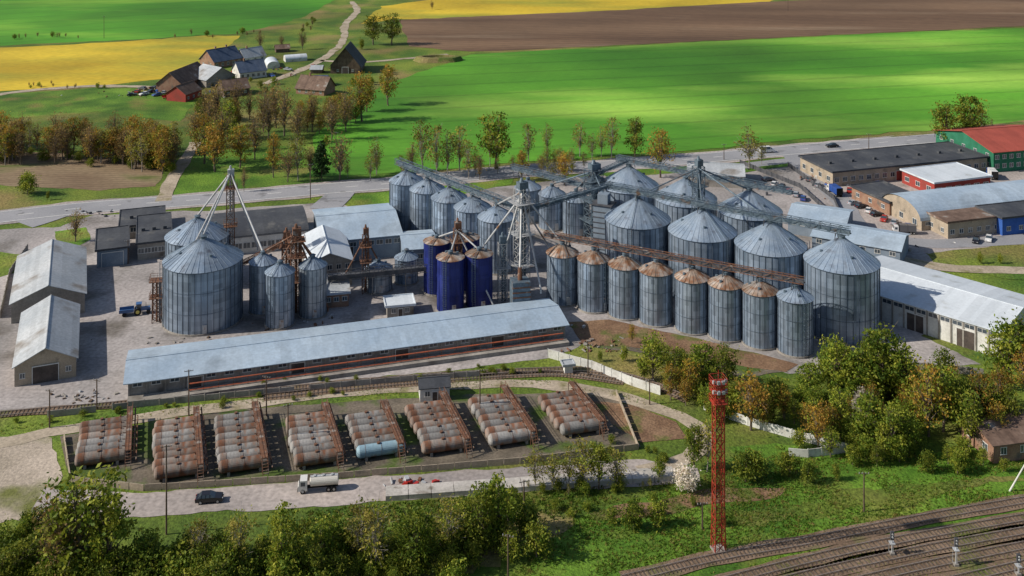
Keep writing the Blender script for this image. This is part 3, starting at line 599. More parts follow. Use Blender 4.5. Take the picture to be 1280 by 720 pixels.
for gi,(x,y,n) in enumerate(groups):
    o=G(x,y)+Vector((0,0,.05))+uy*1.2
    for k in range(n):
        me=TB if (gi==4 and k==0) else TM[random.random()<(.7 if gi in (1,7,6,5) else .35)]
        put('fuel_storage_tank',me,o+uy*(k*SP)+ux*random.uniform(-.25,.25),angT)
    b=MB(); Lc=n*SP+.6
    for s in (0,1.0):
        b.beam((s,-1.8,2.65),(s,Lc,2.65),.14); b.beam((s,-1.8,3.5),(s,Lc,3.5),.06); b.beam((s,-1.8,3.1),(s,Lc,3.1),.04)
        for j in range(int(Lc/1.4)+2): yy=-1.8+j*1.4; b.beam((s,yy,2.6),(s,yy,3.5),.05)
    b.box(.0,1.0,-1.8,Lc,2.62,2.68)
    b.cyl((1.5,-1.8,2.3),(1.5,Lc,2.3),.14,None,8); b.cyl((1.9,-1.8,.6),(1.9,Lc,.6),.12,None,8)
    for j in range(n): yy=j*SP; b.cyl((1.5,yy,2.3),(-.6,yy,2.75),.07,None,6); b.cyl((1.5,yy,.3),(1.5,yy,2.4),.08,None,6)
    for yy in (-1.8,Lc): 
        for s in (0,1.0): b.beam((s,yy,0),(s,yy,2.7),.12)
    for j in range(6): b.beam((0,-1.9-j*.28,2.6-j*.4),(1,-1.9-j*.28,2.6-j*.4),.12)
    b.beam((0,-1.8,2.65),(0,-3.6,0),.1);b.beam((1,-1.8,2.65),(1,-3.6,0),.1); b.beam((0,-1.8,3.5),(0,-3.6,1),.06);b.beam((1,-1.8,3.5),(1,-3.6,1),.06)
    b.obj('tank_catwalk',[rustM],loc=o+ux*(7.6 if gi else 8.6)+Vector((0,0,.2)),rz=angT+.05)
# ---------------------------------------------------------------- fences / walls
def fence(name,px,h=2.0,m=wWhite,step=3.0,t=.14,posts=True,gap=0):
    b=MB(); pl=[G(*p) for p in px]
    for a,c in zip(pl[:-1],pl[1:]):
        L_=(c-a).length; n=max(1,round(L_/step)); d=(c-a)/n; s=Vector((-d.y,d.x,0)).normalized()*t/2
        for i in range(n):
            if random.random()<gap: continue
            p=a+d*(i+.03); q=a+d*(i+.97); hz=h+random.uniform(-.06,.06)
            b.add([V(p-s,0),V(q-s,0),V(q+s,0),V(p+s,0),V(p-s,hz),V(q-s,hz),V(q+s,hz),V(p+s,hz)],[(4,5,6,7),(0,1,5,4),(1,2,6,5),(2,3,7,6),(3,0,4,7)])
            if posts: b.beam(V(a+d*i,0),V(a+d*i,h+.15),.2)
    b.obj(name,[m])
fence('concrete_fence',[(685,447),(740,462),(790,482),(826,494)],1.9)
fence('concrete_fence',[(853,498),(880,512),(935,532),(990,548),(1060,566)],1.7,gap=.08)
fence('concrete_fence',[(60,522),(180,508),(330,494),(500,478),(600,471)],1.3,wGrey,gap=.15)
fence('concrete_fence',[(1060,566),(1010,572),(985,570)],1.5)
fence('bund_wall',[(80,547),(88,603)],1.0,wBeige,posts=False)
fence('bund_wall',[(88,603),(180,614),(400,600),(650,580),(798,562)],1.2,wBeige,posts=False)
fence('bund_wall',[(798,562),(770,492)],1.0,wBeige,posts=False)
fence('yard_wall',[(0,398),(12,345),(35,312)],1.8,wGrey)
fence('wire_fence',[(985,208),(1042,250),(1058,288)],1.6,steelD,t=.05)
fence('wire_fence',[(925,205),(1000,235),(1058,288)],1.6,steelD,t=.05)
fence('yard_wall',[(1100,458),(1230,470)],1.6,wGrey)
b=MB()
a,c=G(482,627),G(862,600); d=(c-a).normalized(); s=Vector((-d.y,d.x,0))
L_=(c-a).length; k=0
while k*4<L_-4:
    p=a+d*k*4; hz=.9+random.uniform(-.04,.04)
    q=[p,p+d*3.9,p+d*3.9+s*3,p+s*3]; b.add([V(x,0) for x in q]+[V(x,hz) for x in q],[(4,5,6,7),(0,1,5,4),(1,2,6,5),(2,3,7,6),(3,0,4,7)]); k+=1
b.obj('concrete_ramp',[slabM])
# ---------------------------------------------------------------- masts & poles
def mast(name,pos,w,H,m):
    b=MB(); bays=int(H/1.7); cs=[(-1,-1),(1,-1),(1,1),(-1,1)]
    def c(k,i): 
        f=w/2*(1.2-.2*min(1,k/(bays*.3))); return Vector((cs[i%4][0]*f,cs[i%4][1]*f,H*k/bays))
    for k in range(bays):
        for i in range(4):
            b.beam(c(k,i),c(k+1,i),.14); b.beam(c(k+1,i),c(k+1,i+1),.09); b.beam(c(k,i),c(k+1,i+1),.08); b.beam(c(k,i+1),c(k+1,i),.08)
    for z in (H-3.2,H-1.5,H-.1):
        r=w*.75; b.box(-r,r,-r,r,z,z+.12)
        for i in range(4):
            a=Vector((cs[i][0]*r,cs[i][1]*r,z+1.0)); q=Vector((cs[(i+1)%4][0]*r,cs[(i+1)%4][1]*r,z+1.0)); b.beam(a,q,.08); b.beam(a,a-Vector((0,0,1)),.07); b.beam(a-Vector((0,0,.5)),q-Vector((0,0,.5)),.06)
    for i,(x,y) in enumerate(((-1.0,-.7),(-.4,-1.1),(.4,-1.1),(1.0,-.7))): 
        b.box(x-.24,x+.24,y-.18,y+.18,H+.2,H+.7,1); b.box(x-.24,x+.24,y-.18,y+.18,H-1.4,H-.9,1)
    b.cyl((0,0,H),(0,0,H+2),.05,None,5); b.box(-w*.7,w*.7,-w*.7,w*.7,-.1,.3,2); b.beam((w*.2,-w*.55,.3),(w*.2,-w*.45,H),.06); b.beam((-w*.1,-w*.55,.3),(-w*.1,-w*.45,H),.06)
    b.obj(name,[m,steelW,wGrey],loc=pos,rz=.2)
mast('floodlight_mast',V(G(898,688),0),1.5,HH(688,478),redM)
def pole(name,x,yb,yt,m=wWood,arms=1,lean=0,r=.14):
    H=HH(yb,yt); b=MB(); b.cyl((0,0,0),(lean,0,H),r*1.2,r*.8,8)
    for i in range(arms):
        z=H-.3-i*.7; xx=lean*z/H; b.beam((xx-.9,0,z),(xx+.9,0,z),.09)
        for q in (-.8,-.3,.3,.8): b.cyl((xx+q,0,z),(xx+q,0,z+.25),.06,None,6,1)
    b.obj(name,[m,steelW],loc=G(x,yb),rz=random.uniform(-.4,.6))
for a in [(208,668,556),(236,520,462),(62,535,487),(121,512,474),(635,740,668),(1080,640,590),(333,520,470),(360,560,505),(878,662,628),(812,506,474),(600,520,462),(160,330,300),(735,470,430),(1086,190,167),(985,14,-8),(130,48,20),(905,200,180),(512,235,205),(388,250,205),(420,215,165),(655,640,600)]: pole('utility_pole',*a,r=.13)
pole('utility_pole',1262,614,566,wWhite,0,3.5)
def signal(x,yb,yt):
    H=HH(yb,yt); b=MB(); b.cyl((0,0,0),(0,0,H),.10,.08,8); b.box(-.28,.28,-.25,.1,H-1.3,H,1); b.box(-.4,.4,-.5,.5,H-1.9,H-1.8,0); b.box(-.35,.35,-.35,.35,0,.5,2)
    for k in range(2): b.cyl((0,-.25,H-.35-k*.45),(0,-.42,H-.35-k*.45),.14,None,10,0)
    b.beam((.4,.4,0),(.3,.4,H-2),.05); b.beam((-.4,.4,0),(-.3,.4,H-2),.05)
    b.obj('railway_signal',[steelW,steelD,wGrey],loc=G(x,yb))
signal(1115,694,664); signal(1195,708,672); signal(1273,720,692)
# ---------------------------------------------------------------- vehicles
def car(name,pos,rz,col,s=1.0,kind='car'):
    e=empty(name,pos,rz); e.scale=(s,s,s); b=MB()
    if kind=='car':
        prof=[(-2.2,.35),(-2.25,.75),(-2.1,.92),(-1.3,1.0),(.9,1.0),(2.0,.86),(2.2,.65),(2.2,.35)]
        cab=[(-1.75,1.0),(-1.3,1.42),(.15,1.45),(.95,1.0)]
    else:
        prof=[(-2.6,.4),(-2.65,1.2),(-2.6,1.25),(1.6,1.25),(2.5,1.1),(2.65,.8),(2.65,.4)]
        cab=[(-2.6,1.25),(-2.5,2.1),(1.0,2.1),(1.7,1.25)]
    W=.88 if kind=='car' else .98
    def ext(pr,w0,w1,m,z0,z1):
        n=len(pr); vs=[]
        for sg in (-1,1):
            for x,z in pr: w=w0+(w1-w0)*(z-z0)/(z1-z0); vs.append((x,sg*w,z))
        b.add(vs,[tuple(range(n)),tuple(range(n,2*n))[::-1]],m)
        b.add(vs,[(i,(i+1)%n+0,(i+1)%n+n,i+n)[::-1] for i in range(n)],m)
    ext(prof,W,W*.97,0,.35,1.0); zt=cab[1][1]; ext(cab,W*.95,W*.74,1,cab[0][1],zt)
    x0,x1=cab[1][0]+.05,cab[2][0]-.05; b.box(x0,x1,-W*.72,W*.72,zt+.005,zt+.05,0)
    for xx in (x0,(x0+x1)/2,x1): 
        for sg in (-1,1): b.beam((xx,sg*W*.95,cab[0][1]),(xx,sg*W*.75,zt+.02),.06,0)
    for sg in (-1,1):
        b.box(2.1,2.24,sg*W*.65-.18,sg*W*.65+.18,.62,.78,3); b.box(-2.28,-2.2,sg*W*.7-.13,sg*W*.7+.13,.7,.88,4)
    for x in (-1.35,1.4):
        for sg in (-1,1): b.cyl((x,sg*(W-.18),.33),(x,sg*(W+.02),.33),.33,None,14,2); b.cyl((x,sg*(W+.02),.33),(x,sg*(W+.03),.33),.2,None,10,3)
    b.obj('body',[P(col),glassM,tyreM,steelW,P((.4,.02,.02))],e); return e
W_=(.7,.7,.7);K_=(.015,.015,.02);R_=(.4,.03,.02);S_=(.35,.37,.4);B_c=(.03,.08,.3);Gc=(.1,.1,.11)
car('parked_car',G(262,627,.08),math.radians(8),K_,1.05)
car('passing_car',G(1040,184.5,.18),math.radians(190),K_,1.1); car('passing_van',G(959,191,.18),math.radians(10),W_,1.1,'van')
cl=[W_,K_,R_,S_,B_c,Gc,S_,K_]
for i,(x,y) in enumerate([(968,232),(977,236),(986,241),(995,245),(1004,250),(960,226),(1068,256),(1077,260),(1086,265),(1096,270),(1105,276),(1118,280),(1135,285),(1012,226),(1022,233),(1220,303),(1236,301),(1160,275),(1062,240),(1072,236),(1100,232)]):
    car('parked_car',G(x,y,.09),math.radians(random.choice([60,70,240,20])),cl[i%8],1.0)
for x,y,c in [(165,120,K_),(172,116,R_),(180,119,W_),(188,116,K_),(196,120,B_c),(205,117,S_),(212,122,R_),(178,112,Gc),(192,111,K_),(315,92,W_),(340,96,B_c),(392,84,R_),(360,88,S_)]:
    car('scrap_car',G(x,y,.1),random.uniform(0,6),c,1.05)
for x,y,c in [(420,300,K_)]: car('parked_car',G(x,y,.06),random.uniform(0,6),c,1)
def truck(name,pos,rz,cabc,kind,bc,s=1):
    e=empty(name,pos,rz); e.scale=(s,s,s); b=MB()
    b.box(-4.2,3.9,-.45,.45,.75,1.0,2)
    pr=[(2.1,.6),(2.1,2.75),(3.5,2.75),(3.85,1.7),(4.0,1.5),(4.0,.6)]; n=len(pr); vs=[(x,-1.15,z) for x,z in pr]+[(x,1.15,z) for x,z in pr]
    b.add(vs,[tuple(range(n)),tuple(range(n,2*n))[::-1]]+[(i,i+n,(i+1)%n+n,(i+1)%n) for i in range(n)],0)
    for sg in (-1,1): b.box(2.5,3.4,sg*1.16-.01,sg*1.16+.01,1.65,2.45,3)
    b.add([(3.86,-1.0,1.75),(3.86,1.0,1.75),(3.55,1.0,2.62),(3.55,-1.0,2.62)],[(0,1,2,3)],3); b.box(4.0,4.1,-1.1,1.1,.5,.85,2)
    if kind=='tank':
        seg=20; prr=[(-4.3,.6),(-4.15,1.0),(1.4,1.0),(1.6,.6)]; vs=[]
        for x,r in prr:
            for i in range(seg): t=2*math.pi*i/seg; vs.append((x,1.15*r*math.cos(t),2.0+r*.95*math.sin(t)))
        b.add(vs,[(k*seg+i,k*seg+(i+1)%seg,(k+1)*seg+(i+1)%seg,(k+1)*seg+i) for k in range(3) for i in range(seg)]+[tuple(range(seg)),tuple(range(3*seg,4*seg))[::-1]],1)
        for x in (-3,-1.2,.6): b.cyl((x,0,2.85),(x,0,3.15),.35,None,10,4)
        b.box(-4.2,1.5,-.35,.35,2.93,2.99,4)
    else: b.box(-4.2,1.8,-1.22,1.22,1.05,3.4,1); [b.box(x,x+.08,-1.25,1.25,1.05,3.43,2) for x in (-4.22,-1.2,1.75)]
    for x in (-3.4,-2.3,3.0):
        for sg in (-1,1): b.cyl((x,sg*.75,.5),(x,sg*1.15,.5),.5,None,16,2); b.cyl((x,sg*1.15,.5),(x,sg*1.17,.5),.25,None,10,4)
    b.obj('body',[P(cabc),P(bc),tyreM,glassM,steelW],e)
truck('tanker_truck',G(397,613,.08),math.radians(188),(.66,.66,.64),'tank',(.58,.56,.51),.85)
truck('box_truck',G(1043,243,.1),math.radians(100),W_,'box',B_c,.9); truck('box_truck',G(1240,222,.1),math.radians(80),B_c,'box',W_,.9)
truck('box_truck',G(1130,292,.1),math.radians(170),W_,'box',Gc,.8)
def tractor(pos,rz,c):
    b=MB()
    b.box(-.2,2.2,-.45,.45,.8,1.55,0); b.box(-1.1,.2,-.75,.75,1.0,1.5,0); b.box(-1.0,.15,-.7,.7,1.5,2.5,1); b.box(-1.1,.25,-.8,.8,2.5,2.65,0); b.cyl((1.2,.2,1.5),(1.2,.2,2.5),.06,None,6,2)
    for sg in (-1,1): b.cyl((-.7,sg*.75,.85),(-.7,sg*1.15,.85),.85,None,20,2); b.cyl((1.8,sg*.6,.5),(1.8,sg*.9,.5),.5,None,16,2); b.cyl((-.7,sg*1.15,.85),(-.7,sg*1.18,.85),.45,None,12,3)
    b.box(-5,-1.6,-1.1,1.1,.9,1.0,0); b.box(-5,-1.6,-1.15,-1.1,1.0,1.7,0); b.box(-5,-1.6,1.1,1.15,1.0,1.7,0); b.beam((-1.6,0,.9),(-.9,0,.7),.1,2)
    for sg in (-1,1): b.cyl((-3.8,sg*.9,.5),(-3.8,sg*1.15,.5),.5,None,16,2)
    b.obj('tractor_with_trailer',[P(c),glassM,tyreM,P((.6,.5,.1))],loc=pos,rz=rz)
tractor(G(176,392,.05),.3,(.05,.12,.28)); tractor(G(215,122,.1),1,(.35,.03,.02))
def clutter(name,cx,cy,rx,ry,n,mats,h=1.2,sm=1.0):
    b=MB(); c=G(cx,cy)
    for i in range(n):
        x=c.x+random.gauss(0,rx);y=c.y+random.gauss(0,ry); s=random.uniform(.3,1.0)*sm; a=random.uniform(0,3); k=random.randrange(len(mats))
        if random.random()<.3: b.cyl((x,y,.1),(x+s*1.5*math.cos(a),y+s*1.5*math.sin(a),.1+s*.4),s*.25,None,8,k)
        else:
            p=Vector((x,y,0));d=Vector((math.cos(a),math.sin(a),0))*s*1.3;e=Vector((-d.y,d.x,0))*.6; hz=s*h*random.uniform(.3,.9)
            q=[p,p+d,p+d+e,p+e]; b.add([V(v,0) for v in q]+[V(v*.96+p*.04,hz) for v in q],[(4,5,6,7),(0,1,5,4),(1,2,6,5),(2,3,7,6),(3,0,4,7)],k)
    b.obj(name,mats)
clutter('scrap_pile',190,118,13,4,70,[rustM,wWhite,steelD,wBlue,wWood],1.6)
clutter('farm_clutter',340,90,14,6,60,[wWhite,wBrick,steelD,wWood,wRed],1.5)
clutter('pallet_stack',245,426,9,1.2,12,[wWood,wGrey],.8,.7)
clutter('pallet_stack',440,402,14,2,40,[wWood,rustM,wGrey,steelW],1.0,.8)
clutter('pallet_stack',95,497,5,1.0,24,[wWood,steelW,wGrey],1.0,.8)
clutter('scrap_pile',745,434,4,2,40,[soilM,rustM,wGrey],1.0,.8)
clutter('scrap_pile',660,414,6,2,40,[rustM,steelD,wGrey,steelW],1.2,.8)
clutter('fuel_pump_skid',514,606,2.2,.6,26,[P(R_),rustM,steelW],1.6)
clutter('scrap_pile',1110,305,8,3,30,[rustM,steelD,wGrey,wWhite],1.4)
clutter('scrap_pile',1000,232,14,6,50,[rustM,steelD,wBlue,wWhite],1.4)
clutter('dark_bales',125,268,4,2,14,[steelD],1.2)
# ---------------------------------------------------------------- trees
def tree_mesh(name,lm,bm,seed,r=3.6,z0=2.2,ncl=60,nl=34,leaf=.30,spread=.55,shape='round',tr=.22,nbr=26,inner=.45,lm2=None):
    g=np.random.default_rng(seed); b=MB(); H=10.0
    zc=(H+z0)/2; hz=(H-z0)/2
    cl=[]
    lob=g.uniform(0,6.28,4)
    while len(cl)<ncl:
        d=g.normal(size=3); d/=np.linalg.norm(d); rad=g.uniform(inner**2,1)**.5
        th=math.atan2(d[1],d[0]); k=.82+.16*math.sin(2*th+lob[0]+d[2]*2)+.14*math.sin(3*th+lob[1])+.1*math.sin(5*d[2]+lob[2])
        rr=r*rad*k; z=d[2]*hz*.95*rad
        f=(z/hz+1)/2
        if shape=='cone': m=1.15*(1-f)+.08
        elif shape=='col': m=.55+.9*math.sin(math.pi*min(1,f*.9+.1))*.6
        else: m=1.0
        cl.append((d[0]*rr*m,d[1]*rr*m,zc+z))
    segs=6; top=Vector((g.uniform(-.5,.5),g.uniform(-.5,.5),H*.86)); tp=[]
    for i in range(segs+1):
        f=i/segs; tp.append(Vector((top.x*f+.12*math.sin(f*5+seed),top.y*f+.12*math.cos(f*4+seed),-.2+(H*.86+.2)*f)))
    for i in range(segs): b.cyl(tp[i],tp[i+1],tr*(1-.85*i/segs),tr*(1-.85*(i+1)/segs),7,1,False)
    for i in range(min(nbr,ncl)):
        c=Vector(cl[i]); zf=max(.18,min(.8,(c.z/H)*.72-.05)); k=zf*segs; j=int(k); s=tp[j].lerp(tp[j+1],k-j)
        mid=(s+c)/2+Vector((0,0,.3)); r0=tr*.38; b.cyl(s,mid,r0,r0*.6,5,1,False); b.cyl(mid,c,r0*.6,r0*.18,4,1,False)
        for q in range(2):
            e=c+Vector(tuple(g.normal(size=3)*spread*1.3)); b.cyl(mid.lerp(c,.5),e,r0*.3,.012,3,1,False)
    C=np.array(cl); n=ncl*nl
    cs=np.repeat(C,nl,0)+g.normal(size=(n,3))*spread*np.array([1,1,.75])*np.repeat(g.uniform(.6,1.35,ncl),nl)[:,None]
    cs[:,2]=np.maximum(cs[:,2],.15)
    u=g.normal(size=(n,3)); u/=np.linalg.norm(u,axis=1)[:,None]; w=np.cross(u,g.normal(size=(n,3))); w/=np.linalg.norm(w,axis=1)[:,None]
    sz=(leaf*g.uniform(.5,1.2,n))[:,None]
    q=np.stack([cs-u*sz,cs+w*sz*.55,cs+u*sz,cs-w*sz*.55],1).reshape(-1,3)
    o=len(b.v); b.v+=[tuple(x) for x in q.tolist()]
    b.f+=[[o+4*i,o+4*i+1,o+4*i+2,o+4*i+3] for i in range(n)]
    alt=np.repeat(g.random(ncl)<(.3 if lm2 else 0),nl); b.m+=[2 if a else 0 for a in alt]
    return b.mesh(name,[lm,bm,lm2 or lm])
T={}
def proto(k,n,**kw): T[k]=[tree_mesh(k,seed=sum(map(ord,k))*7+i*13,**kw) for i in range(n)]
proto('green',4,lm=leafDark,lm2=leafY,bm=barkM,r=3.3,z0=1.2,ncl=85,nl=30,leaf=.28,spread=.48)
proto('spring',4,lm=leafY,lm2=leafDark,bm=barkM,r=3.0,z0=1.3,ncl=75,nl=24,leaf=.26,spread=.46)
proto('birch',3,lm=leafBi,lm2=leafY,bm=barkW,r=2.0,z0=2.0,ncl=55,nl=13,leaf=.22,spread=.5,shape='col',tr=.13,nbr=40)
proto('ochre',3,lm=leafO,lm2=leafY,bm=barkM,r=2.9,z0=1.5,ncl=75,nl=20,leaf=.25,spread=.5,nbr=40)
proto('bare',4,lm=leafB,bm=barkM,r=2.5,z0=1.4,ncl=75,nl=10,leaf=.20,spread=.5,nbr=75,tr=.16,inner=.3)
proto('bush',3,lm=leafDark,lm2=leafY,bm=barkM,r=4.6,z0=.2,ncl=60,nl=26,leaf=.42,spread=.8,nbr=10,inner=.3)
proto('bushy',3,lm=leafY,lm2=leafDark,bm=barkM,r=4.6,z0=.2,ncl=60,nl=24,leaf=.42,spread=.8,nbr=14,inner=.3)
proto('blossom',1,lm=leafW,bm=barkM,r=5.6,z0=.6,ncl=90,nl=30,leaf=.42,spread=.8,nbr=10)
proto('spruce',2,lm=leafC,bm=barkM,r=3.0,z0=.6,ncl=110,nl=28,leaf=.28,spread=.35,shape='cone',tr=.16,nbr=60,inner=.3)
names=dict(green='leafy_tree',spring='spring_tree',birch='birch_tree',ochre='willow_tree',bare='budding_tree',bush='bush',bushy='bush',blossom='blossom_tree',spruce='spruce_tree')
def tree(k,x,yb,yt,wf=1.0,parent=None,name=None):
    h=HH(yb,yt)*1.0; s=h/10.0; p=G(x,yb)
    put(name or names[k],random.choice(T[k]),p,random.uniform(0,6.28),(s*wf,s*wf,s),parent)
for a in [
 ('spring',466,56,16,1.1),('spring',490,56,14,1.1),('bare',325,62,38),('bare',378,62,36),('bare',352,60,42),('bushy',452,62,46,.6),('bare',540,12,0),
 ('ochre',452,152,90),('ochre',485,132,80,.9),('ochre',458,140,98),('bare',432,165,108),('bare',330,165,103),('bare',345,160,100),('bare',312,150,112),('bare',296,150,100),('bare',272,160,98),('bare',258,150,105),('bare',262,168,120),('spring',285,175,125),
 ('bare',356,170,105),('bare',372,180,125),('bare',390,165,112),('bare',245,185,130),('ochre',255,205,142),('ochre',268,215,150),('ochre',300,210,155),('bare',318,200,140),('bare',278,190,130),('bare',335,175,115),('bare',415,175,120),
 ('ochre',342,222,166,.7),('birch',372,226,165),('spruce',402,226,172,.9),('bare',388,222,178,.9),('bare',360,228,180),('bare',425,226,160),('bushy',408,185,168,.6),('birch',470,218,170),('birch',463,226,190),
 ('birch',528,218,148),('birch',546,222,150,.9),('birch',560,220,160),('birch',575,214,152),('birch',585,224,170),('spring',620,212,136,.95),('birch',612,208,150,.8),
 ('birch',660,202,150),('birch',684,196,152,.8),('birch',725,196,150),('birch',752,196,156),('birch',765,198,142,1),('spring',794,198,144,.9),('birch',740,200,165),
 ('ochre',825,222,160,.95),('ochre',652,226,188,.9),('ochre',706,232,188,.9),('birch',690,232,195),('bare',515,215,175),('bare',600,225,190),
 ('birch',936,212,156,1.3),('birch',952,206,175),('spring',1182,188,124,.95),('green',1212,182,118,1),('birch',1228,176,135),('birch',1240,160,148),
 ('bare',95,302,260,1.2),('bushy',35,244,213,.9),('bush',30,242,218,.7),('bushy',1225,330,314,.6),('bushy',1250,330,316,.6),
 ('bushy',60,250,238,.5),('bare',305,240,208,.6),
 ('spring',815,478,416,1.1),('spring',845,488,434,1.1),('green',878,486,428,1.1),('spring',905,492,430),('ochre',862,498,448),('ochre',838,500,455),('ochre',938,538,464,1.1),('green',967,520,470),('bush',1000,512,480),('green',1012,500,452),
 ('spring',1045,500,420,.9),('green',1072,505,434,1.0),('green',1102,505,408,1.0),('spring',1130,512,430,1.0),('spring',1088,480,422),('ochre',1022,562,500,.9),('ochre',1040,552,502),('spring',1050,548,482),('green',1085,560,490,1),('spring',1115,575,502,1),('green',1132,572,514,1),
 ('ochre',1160,545,454,.9),('spring',1180,540,454,1),('ochre',1190,500,455),('spring',1212,560,484,1),('green',1200,540,472,1),('ochre',1226,540,462,.9),('ochre',1250,510,456),('green',1258,485,402,1),('green',1284,480,394,1.1),('ochre',1282,500,430),('ochre',1140,520,470),('spring',1060,470,436),('spring',1262,545,480,.8),
 ('green',868,588,530,.7),('birch',884,590,522,1.0),('bush',932,602,560,1),('bushy',945,600,564,1),('bushy',982,594,558,1),('bush',1010,604,574,.8),('bushy',1045,600,580,.8),('blossom',856,613,580,1.0),('blossom',1078,530,486,.6),('green',824,602,568,.8),('birch',670,612,560,1.3),('birch',690,614,566,1.3),('birch',728,612,545,1.5),('spring',748,612,552,.9),('birch',770,612,558,1.3),('birch',712,612,556,1.2),
 ('bush',792,662,624,1),('bushy',822,658,624,1),('bush',765,655,632,.8),('bushy',1200,590,562,1),('bush',1160,590,564,1),('bushy',780,452,432,.7),('bush',750,452,438,.6),('ochre',790,430,404,.7),('bush',975,500,472),('bushy',1000,560,534),('green',1020,520,482),('bush',1105,545,512),('bush',1145,548,518),('bushy',1255,590,572,.8),
 ('spring',100,728,584,1.2),('bare',75,734,604,1.1),('spring',135,735,608,.9),('green',622,680,592,.9),('spring',600,690,604,.9),('spring',640,668,606,.8),('birch',560,700,618,1.2),('birch',470,722,625,1.2),('green',520,722,636,.9),('spring',355,735,628,.8),('birch',450,712,622),('birch',250,730,640),('birch',300,730,636)]:
    tree(*a)
def mass(name,kinds,pts,n,h,jy=4,wf=1.0,hv=.25):
    e=empty(name,G(*pts[0])); pl=[G(*p) for p in pts]; o=e.location.copy()
    seg=[(pl[i+1]-pl[i]).length for i in range(len(pl)-1)]; tot=sum(seg)
    for i in range(n):
        t=random.uniform(0,tot); k=0
        while t>seg[k] and k<len(seg)-1: t-=seg[k]; k+=1
        p=pl[k].lerp(pl[k+1],t/seg[k])+Vector((random.gauss(0,2),random.gauss(0,jy),0))
        kk=random.choice(kinds); s=h*random.uniform(1-hv,1+hv)/10
        put('tree_crown',random.choice(T[kk]),p-o,random.uniform(0,6.28),(s*wf,s*wf,s),e)
mass('distant_tree_row',['bare','bare','birch','ochre'],[(-40,200),(100,198),(222,212)],60,13,4,1,.15)
mass('distant_tree_row',['bare','ochre','birch'],[(-40,190),(100,188),(215,198)],40,13,4,1,.15)
mass('shrub_row',['bushy','bush'],[(-40,196),(110,202),(220,214)],26,4,3,1)
mass('roadside_saplings',['birch','bare'],[(430,226),(560,222),(700,212),(820,206)],16,8,4,1)
mass('farmstead_trees',['bare','bare','ochre','spring'],[(250,150),(330,158),(450,150)],26,10,8,.9)
mass('farm_shrubs',['bush','bushy'],[(240,100),(330,106),(430,110),(500,92)],20,3.5,8,1)
mass('hedge',['bare','bushy'],[(0,112),(60,108),(160,112)],12,2.5,3,1)
mass('far_hedge',['bare','bush'],[(0,50),(60,46),(110,48)],10,3,3,1)
mass('far_hedge',['bush','bare'],[(400,22),(380,40),(300,44),(200,48)],16,4,4,1)
mass('foreground_thicket',['green','bush','spring','bushy','green'],[(-30,745),(120,748),(300,745),(430,738)],50,6.5,2.5,1.1)
mass('foreground_thicket',['green','bush','birch','spring','bushy'],[(180,718),(300,712),(420,700),(520,684),(610,676),(650,668)],60,5.0,2.6,1.1)
mass('foreground_thicket',['green','bush','bushy'],[(440,726),(560,708),(620,692)],22,4.6,3,1)
mass('foreground_thicket',['green','bush','spring'],[(0,700),(40,692),(70,698)],10,5,2,1)
mass('garden_thicket',['green','bush','spring','ochre','bushy'],[(830,480),(880,492),(960,518),(1010,530),(1100,530)],42,5,5,1)
mass('garden_thicket',['green','spring','bush','ochre'],[(1040,505),(1120,500),(1200,520),(1240,510)],40,7.5,8,1)
mass('garden_thicket',['green','spring','bush','bushy'],[(1060,572),(1150,570),(1225,575)],22,4.5,2.5,1)
mass('apron_shrubs',['bush','bushy','birch'],[(640,618),(700,618),(800,612)],10,2.4,.8,1)
mass('depot_shrubs',['bush','bushy'],[(740,545),(800,575),(850,562)],8,1.6,2,1)
mass('rail_side_shrubs',['bush','bushy'],[(700,650),(820,655),(900,640)],10,2.0,3,1)
mass('bank_shrubs',['bush','bushy'],[(300,487),(500,474),(690,462)],14,1.3,1,1.2)
mass('bank_shrubs',['bush','bushy'],[(10,530),(200,512),(420,492)],14,1.2,1,1.2)
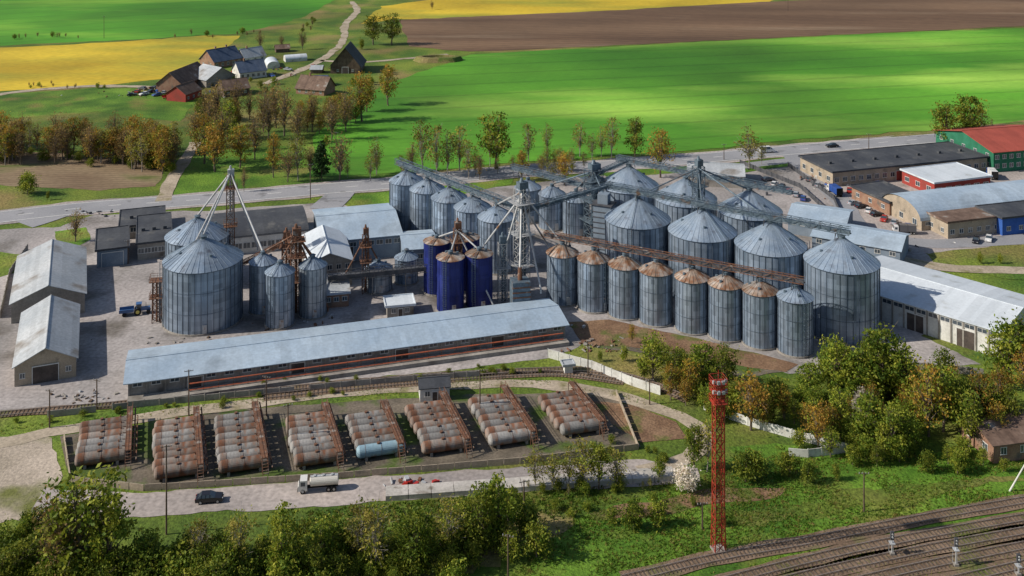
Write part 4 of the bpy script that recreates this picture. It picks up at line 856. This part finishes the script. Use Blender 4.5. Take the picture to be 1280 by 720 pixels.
def tufts(name,px,n,s,m):
    pl=[G(*p) for p in px]; xs=[p.x for p in pl]; ys=[p.y for p in pl]
    X=rng.uniform(min(xs),max(xs),n*2);Y=rng.uniform(min(ys),max(ys),n*2); ins=np.zeros(len(X),bool)
    j=len(pl)-1
    for i in range(len(pl)):
        a,c=pl[i],pl[j]; cond=((a.y>Y)!=(c.y>Y))&(X<(c.x-a.x)*(Y-a.y)/((c.y-a.y) or 1e-9)+a.x); ins^=cond; j=i
    keep=np.array([noise.noise(Vector((x*.12,y*.12,1)))+random.uniform(-.3,.5)>0 for x,y in zip(X,Y)]); X=X[ins&keep];Y=Y[ins&keep]; k=len(X)
    a=rng.uniform(0,6.28,k*3); B0=np.repeat(np.stack([X,Y,np.zeros(k)],1),3,0)+np.stack([rng.normal(0,s*.5,k*3),rng.normal(0,s*.5,k*3),np.full(k*3,.02)],1)
    d=np.stack([np.cos(a),np.sin(a),np.zeros(k*3)],1)*s*.35; t=B0+np.stack([rng.normal(0,s*.3,k*3),rng.normal(0,s*.3,k*3),rng.uniform(.5,1.1,k*3)*s],1)
    v=np.stack([B0-d,B0+d,t],1).reshape(-1,3); f=np.arange(len(v)).reshape(-1,3)
    me=bpy.data.meshes.new(name); me.from_pydata(v.tolist(),[],f.tolist()); me.materials.append(m); me.update(); put(name,me)
gt=LM('grass_blades',(.08,.16,.015),(.17,.23,.03),(.26,.22,.06))
tufts('meadow_grass',[(640,720),(700,655),(860,600),(1000,560),(1290,565),(1290,620),(1000,672),(760,720)],14000,.33,gt)
tufts('verge_grass',[(0,535),(300,500),(640,470),(830,500),(860,520),(700,480),(300,507),(0,545)],5000,.3,gt)
tufts('track_weeds',[(780,740),(1000,690),(1290,640),(1290,730),(900,745)],3500,.28,gt)
tufts('field_edge_grass',[(380,720),(700,650),(860,600),(700,612),(480,630),(380,640)],5000,.4,gt)
# ---------------------------------------------------------------- light & camera
S=Vector((-.93,-.16,0)).normalized(); el=math.radians(35)
dirv=Vector((S.x*math.cos(el),S.y*math.cos(el),math.sin(el)))
sun=bpy.data.lights.new('sun','SUN'); sun.energy=5.0; sun.angle=math.radians(.6); sun.color=(1,.92,.80)
so=bpy.data.objects.new('sun',sun); so.rotation_euler=dirv.to_track_quat('Z','Y').to_euler(); so.location=(0,0,200); sc.collection.objects.link(so)
w=bpy.data.worlds.new('World'); sc.world=w; w.use_nodes=True; nt=w.node_tree
sk=nt.nodes.new('ShaderNodeTexSky'); sk.sky_type='NISHITA'; sk.sun_disc=False; sk.sun_elevation=el; sk.sun_rotation=math.atan2(S.x,S.y)
bg=nt.nodes['Background']; bg.inputs[1].default_value=.09; nt.links.new(sk.outputs[0],bg.inputs[0])
cam=bpy.data.cameras.new('camera'); co=bpy.data.objects.new('camera',cam); co.location=(0,0,CAMH); co.rotation_euler=(math.pi/2,0,0)
cam.sensor_width=36; cam.lens=36*FL/1280; cam.shift_y=-530/1280; cam.clip_end=12000; cam.clip_start=1; sc.collection.objects.link(co); sc.camera=co
sc.view_settings.view_transform='Standard'; sc.view_settings.look='None'; sc.view_settings.exposure=0
